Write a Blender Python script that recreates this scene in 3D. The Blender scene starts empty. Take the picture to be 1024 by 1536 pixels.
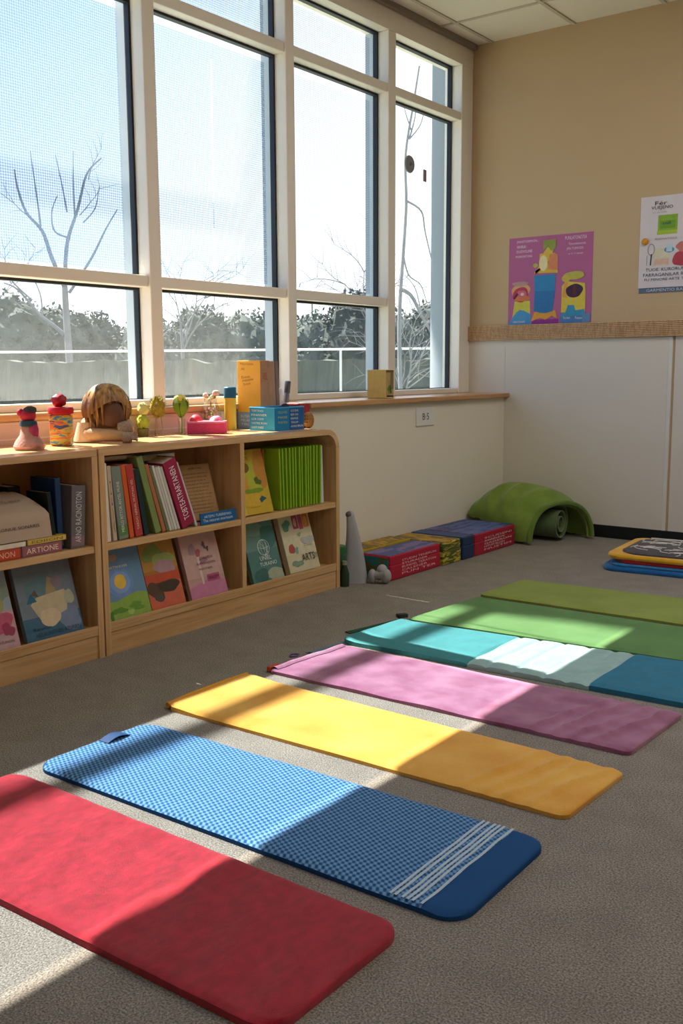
import bpy, bmesh, math, random
from math import sin, cos, pi, sqrt, radians as R
from mathutils import Vector, Matrix, noise
random.seed(7)
scene = bpy.context.scene
COL = scene.collection

# ---------------------------------------------------------------- materials
def lin(h):
    h = h.lstrip('#')
    out = []
    for i in (0, 2, 4):
        v = int(h[i:i+2], 16)/255
        out.append(v/12.92 if v <= .04045 else ((v+.055)/1.055)**2.4)
    return (*out, 1)
MATS = {}
def base(name):
    m = bpy.data.materials.new(name); m.use_nodes = True
    nt = m.node_tree
    return m, nt, nt.nodes, nt.links, nt.nodes['Principled BSDF']
def mat(col, rough=.7, var=.12, scale=30, bump=0, bscale=200, spec=.3, metal=0, sheen=0):
    """plain surface with a little procedural mottling and bump"""
    key = (col, rough, var, scale, bump, bscale, spec, metal, sheen)
    if key in MATS: return MATS[key]
    m, nt, N, L, b = base('surface_'+col.strip('#'))
    c = lin(col)
    b.inputs['Roughness'].default_value = rough
    b.inputs['Specular IOR Level'].default_value = spec
    b.inputs['Metallic'].default_value = metal
    if sheen: b.inputs['Sheen Weight'].default_value = sheen
    tc = N.new('ShaderNodeTexCoord')
    if var:
        n = N.new('ShaderNodeTexNoise'); n.inputs['Scale'].default_value = scale; n.inputs['Detail'].default_value = 4
        L.new(tc.outputs['Object'], n.inputs['Vector'])
        r = N.new('ShaderNodeMixRGB'); r.blend_type = 'MIX'
        r.inputs[1].default_value = tuple(x*(1-var) for x in c[:3])+(1,)
        r.inputs[2].default_value = tuple(min(1, x*(1+var)+var*.02) for x in c[:3])+(1,)
        L.new(n.outputs['Fac'], r.inputs[0]); L.new(r.outputs[0], b.inputs['Base Color'])
    else:
        b.inputs['Base Color'].default_value = c
    if bump:
        n2 = N.new('ShaderNodeTexNoise'); n2.inputs['Scale'].default_value = bscale; n2.inputs['Detail'].default_value = 3
        L.new(tc.outputs['Object'], n2.inputs['Vector'])
        bp = N.new('ShaderNodeBump'); bp.inputs['Strength'].default_value = bump; bp.inputs['Distance'].default_value = .004
        L.new(n2.outputs['Fac'], bp.inputs['Height']); L.new(bp.outputs[0], b.inputs['Normal'])
    MATS[key] = m
    return m
def wood(c1, c2, axis='Y', rough=.42, fine=1.0):
    key = ('wood', c1, c2, axis, rough)
    if key in MATS: return MATS[key]
    m, nt, N, L, b = base('wood_'+c1.strip('#'))
    tc = N.new('ShaderNodeTexCoord'); mp = N.new('ShaderNodeMapping')
    s = {'X': (1.2, 22, 22), 'Y': (22, 1.2, 22), 'Z': (22, 22, 1.2)}[axis]
    mp.inputs['Scale'].default_value = tuple(v*fine for v in s)
    L.new(tc.outputs['Object'], mp.inputs['Vector'])
    n = N.new('ShaderNodeTexNoise'); n.inputs['Scale'].default_value = 2.2; n.inputs['Detail'].default_value = 6; n.inputs['Distortion'].default_value = .6
    L.new(mp.outputs[0], n.inputs['Vector'])
    rp = N.new('ShaderNodeValToRGB'); rp.color_ramp.elements[0].position = .3; rp.color_ramp.elements[1].position = .72
    rp.color_ramp.elements[0].color = lin(c1); rp.color_ramp.elements[1].color = lin(c2)
    L.new(n.outputs['Fac'], rp.inputs[0]); L.new(rp.outputs[0], b.inputs['Base Color'])
    b.inputs['Roughness'].default_value = rough
    bp = N.new('ShaderNodeBump'); bp.inputs['Strength'].default_value = .06; bp.inputs['Distance'].default_value = .002
    L.new(n.outputs['Fac'], bp.inputs['Height']); L.new(bp.outputs[0], b.inputs['Normal'])
    MATS[key] = m
    return m
def math_node(N, L, op, a, b_=None):
    n = N.new('ShaderNodeMath'); n.operation = op
    for i, v in enumerate((a, b_)):
        if v is None: continue
        if isinstance(v, (int, float)): n.inputs[i].default_value = v
        else: L.new(v, n.inputs[i])
    return n.outputs[0]
def carpet_mat():
    m, nt, N, L, b = base('loop_carpet')
    tc = N.new('ShaderNodeTexCoord')
    n = N.new('ShaderNodeTexNoise'); n.inputs['Scale'].default_value = 260; n.inputs['Detail'].default_value = 2
    n2 = N.new('ShaderNodeTexNoise'); n2.inputs['Scale'].default_value = 9; n2.inputs['Detail'].default_value = 4
    v = N.new('ShaderNodeTexVoronoi'); v.inputs['Scale'].default_value = 330
    for x in (n, n2, v): L.new(tc.outputs['Object'], x.inputs['Vector'])
    rp = N.new('ShaderNodeValToRGB'); e = rp.color_ramp.elements
    e[0].position = .33; e[1].position = .68; e[0].color = lin('#6e675e'); e[1].color = lin('#aea69b')
    L.new(n.outputs['Fac'], rp.inputs[0])
    mx = N.new('ShaderNodeMixRGB'); mx.blend_type = 'MULTIPLY'; mx.inputs[0].default_value = .35
    rp2 = N.new('ShaderNodeValToRGB'); rp2.color_ramp.elements[0].position = .35; rp2.color_ramp.elements[1].position = .65
    rp2.color_ramp.elements[0].color = (.6, .6, .6, 1)
    L.new(n2.outputs['Fac'], rp2.inputs[0]); L.new(rp.outputs[0], mx.inputs[1]); L.new(rp2.outputs[0], mx.inputs[2])
    L.new(mx.outputs[0], b.inputs['Base Color'])
    b.inputs['Roughness'].default_value = .95; b.inputs['Specular IOR Level'].default_value = .1
    bp = N.new('ShaderNodeBump'); bp.inputs['Strength'].default_value = .55; bp.inputs['Distance'].default_value = .004
    L.new(v.outputs['Distance'], bp.inputs['Height']); L.new(bp.outputs[0], b.inputs['Normal'])
    return m
def weave_mat(c_lo, c_hi, period, diag=False, bump=.5, rough=.85):
    """woven / embossed foam: raised dashes in a slanted grid"""
    m, nt, N, L, b = base('woven_'+c_lo.strip('#'))
    tc = N.new('ShaderNodeTexCoord'); sp = N.new('ShaderNodeSeparateXYZ'); L.new(tc.outputs['Object'], sp.inputs[0])
    k = 2*pi/period
    if diag:
        a = math_node(N, L, 'MULTIPLY', math_node(N, L, 'ADD', sp.outputs[0], math_node(N, L, 'MULTIPLY', sp.outputs[1], .55)), k)
        c = math_node(N, L, 'MULTIPLY', math_node(N, L, 'SUBTRACT', sp.outputs[1], math_node(N, L, 'MULTIPLY', sp.outputs[0], .3)), k*.8)
    else:
        a = math_node(N, L, 'MULTIPLY', sp.outputs[0], k); c = math_node(N, L, 'MULTIPLY', sp.outputs[1], k)
    s = math_node(N, L, 'MULTIPLY', math_node(N, L, 'SINE', a), math_node(N, L, 'SINE', c))
    f = math_node(N, L, 'ADD', math_node(N, L, 'MULTIPLY', s, .5), .5)
    n = N.new('ShaderNodeTexNoise'); n.inputs['Scale'].default_value = 60; L.new(tc.outputs['Object'], n.inputs['Vector'])
    f2 = math_node(N, L, 'ADD', math_node(N, L, 'MULTIPLY', f, .8), math_node(N, L, 'MULTIPLY', n.outputs['Fac'], .2))
    rp = N.new('ShaderNodeValToRGB'); rp.color_ramp.elements[0].position = .3; rp.color_ramp.elements[1].position = .7
    rp.color_ramp.elements[0].color = lin(c_lo); rp.color_ramp.elements[1].color = lin(c_hi)
    L.new(f2, rp.inputs[0]); L.new(rp.outputs[0], b.inputs['Base Color'])
    b.inputs['Roughness'].default_value = rough; b.inputs['Specular IOR Level'].default_value = .2
    bp = N.new('ShaderNodeBump'); bp.inputs['Strength'].default_value = bump; bp.inputs['Distance'].default_value = .003
    ge = N.new('ShaderNodeNewGeometry'); sn = N.new('ShaderNodeSeparateXYZ'); L.new(ge.outputs['True Normal'], sn.inputs[0])
    flat_ = math_node(N, L, 'MULTIPLY', math_node(N, L, 'GREATER_THAN', sn.outputs[2], .9), math_node(N, L, 'LESS_THAN', sp.outputs[0], 1.986))
    mxs = N.new('ShaderNodeMixRGB'); mxs.inputs[1].default_value = lin('#1b4a7e'); L.new(flat_, mxs.inputs[0]); L.new(rp.outputs[0], mxs.inputs[2]); L.new(mxs.outputs[0], b.inputs['Base Color'])
    L.new(math_node(N, L, 'MULTIPLY', f2, flat_), bp.inputs['Height']); L.new(bp.outputs[0], b.inputs['Normal'])
    return m
def cloth_mat(c_lo, c_hi, scale=14, fibre=260, bump=.4, sheen=.3, stretch=(1, 1, 1)):
    m, nt, N, L, b = base('cloth_'+c_lo.strip('#'))
    tc = N.new('ShaderNodeTexCoord'); mp = N.new('ShaderNodeMapping'); mp.inputs['Scale'].default_value = stretch
    L.new(tc.outputs['Object'], mp.inputs['Vector'])
    n = N.new('ShaderNodeTexNoise'); n.inputs['Scale'].default_value = scale; n.inputs['Detail'].default_value = 5
    L.new(mp.outputs[0], n.inputs['Vector'])
    n2 = N.new('ShaderNodeTexNoise'); n2.inputs['Scale'].default_value = fibre; n2.inputs['Detail'].default_value = 2
    L.new(tc.outputs['Object'], n2.inputs['Vector'])
    s = math_node(N, L, 'ADD', math_node(N, L, 'MULTIPLY', n.outputs['Fac'], .65), math_node(N, L, 'MULTIPLY', n2.outputs['Fac'], .35))
    rp = N.new('ShaderNodeValToRGB'); rp.color_ramp.elements[0].position = .32; rp.color_ramp.elements[1].position = .66
    rp.color_ramp.elements[0].color = lin(c_lo); rp.color_ramp.elements[1].color = lin(c_hi)
    L.new(s, rp.inputs[0]); L.new(rp.outputs[0], b.inputs['Base Color'])
    b.inputs['Roughness'].default_value = .9; b.inputs['Specular IOR Level'].default_value = .15
    b.inputs['Sheen Weight'].default_value = sheen
    bp = N.new('ShaderNodeBump'); bp.inputs['Strength'].default_value = bump; bp.inputs['Distance'].default_value = .003
    L.new(n2.outputs['Fac'], bp.inputs['Height']); L.new(bp.outputs[0], b.inputs['Normal'])
    return m
def stripes_mat(cols, axis=2, scale=40, distort=2.0, rough=.5, horizontal=True):
    """irregular bands of several colours"""
    key = ('str', tuple(cols), axis, scale, distort)
    if key in MATS: return MATS[key]
    m, nt, N, L, b = base('bands_'+cols[0].strip('#'))
    tc = N.new('ShaderNodeTexCoord'); mp = N.new('ShaderNodeMapping')
    s = [scale*.22]*3; s[axis] = scale
    mp.inputs['Scale'].default_value = s
    L.new(tc.outputs['Object'], mp.inputs['Vector'])
    n = N.new('ShaderNodeTexNoise'); n.inputs['Scale'].default_value = 1; n.inputs['Detail'].default_value = 2; n.inputs['Distortion'].default_value = distort*.4
    L.new(mp.outputs[0], n.inputs['Vector'])
    rp = N.new('ShaderNodeValToRGB'); rp.color_ramp.interpolation = 'CONSTANT'
    k = len(cols)
    e = rp.color_ramp.elements
    while len(e) < k: e.new(.5)
    for i, c in enumerate(cols):
        e[i].position = 0 if i == 0 else .3+.42*(i-1)/max(1, k-2) if k > 2 else .5
        e[i].color = lin(c)
    L.new(n.outputs['Fac'], rp.inputs[0]); L.new(rp.outputs[0], b.inputs['Base Color'])
    b.inputs['Roughness'].default_value = rough
    MATS[key] = m
    return m
def glass_pane_mat():
    m, nt, N, L, b = base('window_glass'); N.remove(b)
    out = [n for n in N if n.type == 'OUTPUT_MATERIAL'][0]
    tr = N.new('ShaderNodeBsdfTransparent'); tr.inputs[0].default_value = (.95, .97, .97, 1)
    gl = N.new('ShaderNodeBsdfGlossy'); gl.inputs['Roughness'].default_value = .03
    tl = N.new('ShaderNodeBsdfTranslucent'); tl.inputs[0].default_value = (.55, .56, .54, 1)
    fr = N.new('ShaderNodeFresnel'); fr.inputs[0].default_value = 1.35
    tc = N.new('ShaderNodeTexCoord'); n = N.new('ShaderNodeTexNoise'); n.inputs['Scale'].default_value = 24; n.inputs['Detail'].default_value = 6
    L.new(tc.outputs['Object'], n.inputs['Vector'])
    sp = N.new('ShaderNodeSeparateXYZ'); L.new(tc.outputs['Object'], sp.inputs[0])
    # translucent veil imitates outdoor haze, stronger towards the bottom of the panes
    low = N.new('ShaderNodeMapRange'); low.inputs[1].default_value = .85; low.inputs[2].default_value = 1.25; low.inputs[3].default_value = .13; low.inputs[4].default_value = .05
    L.new(sp.outputs[2], low.inputs[0])
    f = math_node(N, L, 'MULTIPLY', low.outputs[0], math_node(N, L, 'ADD', n.outputs['Fac'], .5))
    m1 = N.new('ShaderNodeMixShader'); L.new(f, m1.inputs[0]); L.new(tr.outputs[0], m1.inputs[1]); L.new(tl.outputs[0], m1.inputs[2])
    m2 = N.new('ShaderNodeMixShader'); L.new(math_node(N, L, 'MULTIPLY', fr.outputs[0], .35), m2.inputs[0]); L.new(m1.outputs[0], m2.inputs[1]); L.new(gl.outputs[0], m2.inputs[2])
    L.new(m2.outputs[0], out.inputs[0])
    return m
def screen_mat(period, lo, hi, tint):
    """perforated solar film: see-through dots in a translucent sheet"""
    m, nt, N, L, b = base('perforated_film'); N.remove(b)
    out = [n for n in N if n.type == 'OUTPUT_MATERIAL'][0]
    tc = N.new('ShaderNodeTexCoord'); sp = N.new('ShaderNodeSeparateXYZ'); L.new(tc.outputs['Object'], sp.inputs[0])
    k = 2*pi/period
    a = math_node(N, L, 'MULTIPLY', math_node(N, L, 'ADD', sp.outputs[1], sp.outputs[2]), k)
    c = math_node(N, L, 'MULTIPLY', math_node(N, L, 'SUBTRACT', sp.outputs[1], sp.outputs[2]), k)
    s = math_node(N, L, 'MULTIPLY', math_node(N, L, 'SINE', a), math_node(N, L, 'SINE', c))
    mr = N.new('ShaderNodeMapRange'); mr.inputs[1].default_value = -.35; mr.inputs[2].default_value = .45; mr.inputs[3].default_value = lo; mr.inputs[4].default_value = hi
    L.new(s, mr.inputs[0])
    tr = N.new('ShaderNodeBsdfTransparent'); tr.inputs[0].default_value = tint
    tl = N.new('ShaderNodeBsdfTranslucent'); tl.inputs[0].default_value = (.12, .18, .28, 1)
    df = N.new('ShaderNodeBsdfDiffuse'); df.inputs[0].default_value = (.18, .25, .34, 1)
    m0 = N.new('ShaderNodeMixShader'); m0.inputs[0].default_value = .5; L.new(tl.outputs[0], m0.inputs[1]); L.new(df.outputs[0], m0.inputs[2])
    m1 = N.new('ShaderNodeMixShader'); L.new(mr.outputs[0], m1.inputs[0]); L.new(m0.outputs[0], m1.inputs[1]); L.new(tr.outputs[0], m1.inputs[2])
    L.new(m1.outputs[0], out.inputs[0])
    return m
def clear_mat(tint=(.95, 1, .97, 1), gloss=.25):
    m, nt, N, L, b = base('clear_vessel'); N.remove(b)
    out = [n for n in N if n.type == 'OUTPUT_MATERIAL'][0]
    tr = N.new('ShaderNodeBsdfTransparent'); tr.inputs[0].default_value = tint
    gl = N.new('ShaderNodeBsdfGlossy'); gl.inputs['Roughness'].default_value = .05
    lw = N.new('ShaderNodeLayerWeight'); lw.inputs[0].default_value = .3
    f = math_node(N, L, 'ADD', math_node(N, L, 'MULTIPLY', lw.outputs['Facing'], .4), gloss*.2)
    m2 = N.new('ShaderNodeMixShader'); L.new(f, m2.inputs[0]); L.new(tr.outputs[0], m2.inputs[1]); L.new(gl.outputs[0], m2.inputs[2])
    L.new(m2.outputs[0], out.inputs[0])
    return m

# ---------------------------------------------------------------- mesh builder
class MB:
    def __init__(s): s.bm = bmesh.new()
    def _merge(s, b, M=None, mi=0):
        if M is not None: b.transform(M)
        for f in b.faces: f.material_index = mi
        me = bpy.data.meshes.new('tmp'); b.to_mesh(me); b.free(); s.bm.from_mesh(me); bpy.data.meshes.remove(me)
        return s
    def box(s, x0, x1, y0, y1, z0, z1, bev=0, M=None, mi=0, seg=2):
        b = bmesh.new(); bmesh.ops.create_cube(b, size=1)
        for v in b.verts:
            v.co = Vector((x0 if v.co.x < 0 else x1, y0 if v.co.y < 0 else y1, z0 if v.co.z < 0 else z1))
        if bev: bmesh.ops.bevel(b, geom=b.edges[:], offset=bev, segments=seg, affect='EDGES', profile=.5)
        return s._merge(b, M, mi)
    def sphere(s, c, r, seg=20, ring=12, M=None, mi=0, nz=0, ns=10):
        b = bmesh.new(); bmesh.ops.create_uvsphere(b, u_segments=seg, v_segments=ring, radius=1)
        r = (r, r, r) if isinstance(r, (int, float)) else r
        for v in b.verts:
            k = 1+nz*noise.noise(v.co*ns*.3+Vector(c)*7) if nz else 1
            v.co = Vector((c[0]+v.co.x*r[0]*k, c[1]+v.co.y*r[1]*k, c[2]+v.co.z*r[2]*k))
        return s._merge(b, M, mi)
    def lathe(s, prof, c=(0, 0, 0), n=24, M=None, mi=0):
        b = bmesh.new(); rings = []
        for r, z in prof:
            if r < 1e-6: rings.append([b.verts.new((c[0], c[1], c[2]+z))])
            else: rings.append([b.verts.new((c[0]+r*cos(2*pi*i/n), c[1]+r*sin(2*pi*i/n), c[2]+z)) for i in range(n)])
        for A, B in zip(rings, rings[1:]):
            for i in range(n):
                j = (i+1) % n
                if len(A) == 1 and len(B) == 1: continue
                if len(A) == 1: b.faces.new((A[0], B[j], B[i]))
                elif len(B) == 1: b.faces.new((A[i], A[j], B[0]))
                else: b.faces.new((A[i], A[j], B[j], B[i]))
        for ring, fl in ((rings[0], True), (rings[-1], False)):
            if len(ring) > 1: b.faces.new(ring[::-1] if fl else ring)
        return s._merge(b, M, mi)
    def tube(s, pts, rad, n=8, M=None, mi=0):
        b = bmesh.new(); pts = [Vector(p) for p in pts]
        rad = [rad]*len(pts) if isinstance(rad, (int, float)) else rad
        rings = []; up = Vector((0, 0, 1)); prev = None
        for i, p in enumerate(pts):
            t = (pts[min(i+1, len(pts)-1)]-pts[max(i-1, 0)]).normalized()
            if prev is None:
                a = t.cross(up if abs(t.dot(up)) < .95 else Vector((1, 0, 0))).normalized()
            else: a = (prev-t*prev.dot(t)).normalized()
            prev = a; c = t.cross(a)
            rings.append([b.verts.new(p+(a*cos(2*pi*k/n)+c*sin(2*pi*k/n))*rad[i]) for k in range(n)])
        for A, B in zip(rings, rings[1:]):
            for k in range(n): b.faces.new((A[k], A[(k+1) % n], B[(k+1) % n], B[k]))
        b.faces.new(rings[0][::-1]); b.faces.new(rings[-1])
        return s._merge(b, M, mi)
    def prism(s, poly, d0, d1, axis='x', M=None, mi=0):
        """extrude a 2-D polygon along an axis"""
        b = bmesh.new()
        def pt(u, v, d): return {'x': (d, u, v), 'y': (u, d, v), 'z': (u, v, d)}[axis]
        A = [b.verts.new(pt(u, v, d0)) for u, v in poly]; B = [b.verts.new(pt(u, v, d1)) for u, v in poly]
        b.faces.new(A[::-1]); b.faces.new(B); n = len(poly)
        for i in range(n): b.faces.new((A[i], A[(i+1) % n], B[(i+1) % n], B[i]))
        bmesh.ops.recalc_face_normals(b, faces=b.faces[:])
        return s._merge(b, M, mi)
    def grid(s, fn, nu, nv, M=None, mi=0, thick=0):
        b = bmesh.new()
        V = [[b.verts.new(fn(i/nu, j/nv)) for j in range(nv+1)] for i in range(nu+1)]
        for i in range(nu):
            for j in range(nv): b.faces.new((V[i][j], V[i+1][j], V[i+1][j+1], V[i][j+1]))
        if thick:
            bmesh.ops.recalc_face_normals(b, faces=b.faces[:])
            bmesh.ops.solidify(b, geom=b.faces[:], thickness=thick)
        return s._merge(b, M, mi)
    def poly(s, pts, mi=0):
        b = bmesh.new(); b.faces.new([b.verts.new(p) for p in pts])
        return s._merge(b, None, mi)
    def build(s, name, m, parent=None, smooth=False, label=None, angle=40):
        me = bpy.data.meshes.new(name)
        s.bm.normal_update()
        if smooth:
            for f in s.bm.faces: f.smooth = True
            ca = cos(R(angle))
            for e in s.bm.edges:
                if len(e.link_faces) == 2 and e.link_faces[0].normal.dot(e.link_faces[1].normal) < ca: e.smooth = False
        s.bm.to_mesh(me); s.bm.free()
        for x in (m if isinstance(m, (list, tuple)) else [m]): me.materials.append(x)
        o = bpy.data.objects.new(name, me); COL.objects.link(o)
        if parent: o.parent = parent
        if label: o['label'] = label
        return o
def thing(name, label, cat, loc=(0, 0, 0), rotz=0, group=None):
    o = bpy.data.objects.new(name, None); COL.objects.link(o); o.empty_display_size = .05
    o.location = loc; o.rotation_euler = (0, 0, rotz)
    return tag(o, label, cat, group)
def tag(o, label, cat, group=None):
    o['label'] = label; o['category'] = cat
    if group: o['group'] = group
    return o
def struct(name, mb, m, parent=None, smooth=False):
    o = mb.build(name, m, parent, smooth)
    if parent is None: o['kind'] = 'structure'
    return o
def BX(*a, **k): return MB().box(*a, **k)

TEXTC = {}
def text(parent, s, o, u, v, w=None, h=None, m=None, name='lettering', align='l', lift=.0006, maxw=None):
    """lettering as flat mesh: o = lower-left corner, u/v = writing and up directions (parent's space)"""
    if s not in TEXTC:
        cu = bpy.data.curves.new('t', 'FONT'); cu.body = s; cu.resolution_u = 2
        ob = bpy.data.objects.new('t', cu); COL.objects.link(ob)
        bpy.context.view_layer.update()
        me = bpy.data.meshes.new_from_object(ob.evaluated_get(bpy.context.evaluated_depsgraph_get()))
        COL.objects.unlink(ob); bpy.data.objects.remove(ob)
        xs = [q.co.x for q in me.vertices]; ys = [q.co.y for q in me.vertices]
        TEXTC[s] = (me, min(xs), max(xs), min(ys), max(ys))
    me0, a0, a1, b0, b1 = TEXTC[s]
    me = me0.copy(); me.name = name
    W, H = a1-a0, b1-b0
    sx = sy = None
    if w: sx = w/W
    if h: sy = h/H
    if sx is None: sx = sy*.95
    if sy is None: sy = sx
    u = Vector(u).normalized(); v = Vector(v).normalized(); n = u.cross(v); o = Vector(o)
    sh = 0 if align == 'l' else -W*sx/2
    for q in me.vertices:
        x = (q.co.x-a0)*sx+sh; y = (q.co.y-b0)*sy
        q.co = o+u*x+v*y+n*lift
    me.materials.clear(); me.materials.append(m)
    ob = bpy.data.objects.new(name, me); COL.objects.link(ob); ob.parent = parent
    return ob
def blob(cx, cy, rx, ry, n=24, wob=.0, seed=0, a0=0, a1=2*pi):
    rr = random.Random(seed); ph = [rr.random()*6.3 for _ in range(3)]
    pts = []
    for i in range(n):
        t = a0+(a1-a0)*i/(n if abs(a1-a0-2*pi) < 1e-6 else n-1)
        k = 1+wob*(sin(2*t+ph[0])+.6*sin(3*t+ph[1])+.4*sin(5*t+ph[2]))
        pts.append((cx+rx*k*cos(t), cy+ry*k*sin(t)))
    return pts
def rect(a, b, c, d): return [(a, c), (b, c), (b, d), (a, d)]
def picture(parent, o, u, v, W, H, shapes, name='picture', rough=.6):
    """flat printed artwork: shapes = [(polygon in 0..1, colour)]"""
    u = Vector(u).normalized(); v = Vector(v).normalized(); n = u.cross(v); o = Vector(o)
    mb = MB(); cols = []
    for i, (poly, c) in enumerate(shapes):
        if c not in cols: cols.append(c)
        mb.poly([o+u*(min(1, max(0, x))*W)+v*(min(1, max(0, y))*H)+n*(.0003+.00012*i) for x, y in poly], cols.index(c))
    return mb.build(name, [mat(c, rough, .16, 40, 0) for c in cols], parent)

# ---------------------------------------------------------------- camera
cam_d = bpy.data.cameras.new('camera'); cam = bpy.data.objects.new('camera', cam_d); COL.objects.link(cam)
F_PX = 1475.79
cam_d.sensor_fit = 'HORIZONTAL'; cam_d.sensor_width = 36; cam_d.lens = F_PX*36/1024
cr = Vector((0.79862448, 0.60180595, -0.00534224)); cu_ = Vector((-0.08294676, 0.11885749, 0.98944062)); cf = Vector((-0.59608621, 0.78974837, -0.14484036))
M = Matrix((cr, cu_, -cf)).transposed().to_4x4(); M.translation = Vector((2.8928, -5.5227, 1.0))
cam.matrix_world = M
cam_d.clip_start = .05; cam_d.clip_end = 300
scene.camera = cam

# ---------------------------------------------------------------- room shell
XW = -.254       # inner face of the window frames
XP = -.345       # glass
CEIL = 2.924
RX, RY = 5.6, -8.2
paint_lo = mat('#e9e2d0', .85, .03, 3, .08, 300)
paint_hi = mat('#c1a784', .85, .03, 3, .1, 350)
panel_m = mat('#dad2c6', .55, .02, 4)
frame_m = mat('#f0e9de', .45, .03, 5)
frame_side = mat('#c9c8c6', .45, .03, 5)
gasket_m = mat('#20262c', .5, .05, 20)
alu_m = mat('#b4bfc9', .5, .05, 10)
sill_m = wood('#a9794b', '#cf9f6c', 'Y', .28)
black_m = mat('#15181a', .6, .05, 20)

struct('floor', BX(-.5, RX, RY, .05, -.06, 0), carpet_mat())
# window wall: knee wall with the recess behind the bookcases
kb = MB(); kb.box(-.45, 0, -1.965, 0, 0, .815); kb.box(-.45, -.215, RY, -1.965, 0, .815)
struct('wall_left', kb, paint_lo)
hd = BX(-.40, XW, RY, .15, 2.79, 5.52); struct('wall_left_header', hd, frame_m).name = 'trim_1'
struct('wall_left_upper', BX(-.40, XW-.01, RY, -5.3, .8, 2.79), paint_lo).name = 'wall_left_end'
# back wall: painted above, panelled below
bw = MB(); bw.box(-.36, RX, 0, .15, -.06, 3.2)
struct('wall_back', bw, paint_hi)
pb = MB(); pb.box(XW, .0, -.006, 0, .842, 1.168); pb.box(.0, 1.035, -.006, 0, .072, 1.168, .002); pb.box(1.047, 2.27, -.006, 0, .072, 1.168, .002); pb.box(2.282, RX, -.006, 0, .072, 1.168, .002)
struct('trim_2', pb, panel_m)
struct('trim_3', BX(1.012, 1.034, -.0105, -.006, .072, 1.165, .002), mat('#dcd8d0', .5, .02, 4))
struct('trim_4', BX(XW, RX, -.022, 0, 1.165, 1.253, .004), stripes_mat(['#9c7a58', '#c09a74', '#ab8762', '#cdaa84'], 0, 60, 1.5, .6))
rb = MB()
for i in range(9): rb.tube([(XW, -.023, 1.169+i*.01), (RX, -.023, 1.169+i*.01)], .0045, 6)
struct('trim_5', rb, stripes_mat(['#a8845c', '#cba67e', '#b8936c', '#dcbb94'], 0, 90, 1.2, .6), None, True)
struct('baseboard_back', BX(0, RX, -.014, 0, 0, .074, .004), black_m)
struct('baseboard_left', BX(0, .014, -1.96, -.014, 0, .074, .004), black_m)
struct('wall_right', BX(RX, RX+.15, RY, .05, 0, 3.2), paint_hi)
struct('wall_front', BX(-.5, RX, RY-.15, RY, 0, 3.2), paint_hi)
# ceiling with lay-in tiles
tile_m = mat('#e6ded0', .95, .05, 120, .35, 180)
cl = BX(XW-.1, RX, RY, 0, CEIL, CEIL+.1); struct('ceiling', cl, tile_m)
gb = MB()
for i in range(12):
    x = -.127+i*.52
    if x < RX: gb.box(x-.011, x+.011, RY, 0, CEIL-.006, CEIL, 0)
for j in range(16):
    y = -.425-j*.52
    if y > RY: gb.box(XW, RX, y-.011, y+.011, CEIL-.005, CEIL, 0)
struct('trim_6', gb, mat('#c4baa9', .6, .03, 8))
struct('trim_7', BX(XW, XW+.03, RY, 0, CEIL-.03, CEIL, .003), mat('#8d857a', .6, .03, 8))
# sill board
sb = MB(); sb.box(XP-.02, .034, -1.965, .0, .815, .842, .006)
struct('trim_8', sb, sill_m)
s2 = MB(); s2.box(XP-.02, -.185, -5.3, -1.966, .815, .842, .006)
struct('trim_9', s2, sill_m)
# pinkish brick apron under the sill behind the bookcases
def brick():
    m, nt, N, L, b = base('painted_brick')
    tc = N.new('ShaderNodeTexCoord'); mp = N.new('ShaderNodeMapping'); mp.inputs['Rotation'].default_value = (R(90), 0, R(90))
    br = N.new('ShaderNodeTexBrick'); br.inputs['Scale'].default_value = 9
    br.inputs['Color1'].default_value = lin('#d2b3a6'); br.inputs['Color2'].default_value = lin('#dec4b8'); br.inputs['Mortar'].default_value = lin('#e2d6cc')
    L.new(tc.outputs['Object'], mp.inputs['Vector']); L.new(mp.outputs[0], br.inputs['Vector']); L.new(br.outputs['Color'], b.inputs['Base Color'])
    b.inputs['Roughness'].default_value = .8
    return m
struct('trim_10', BX(-.215, -.205, -5.3, -1.967, .5, .812), brick())

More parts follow.
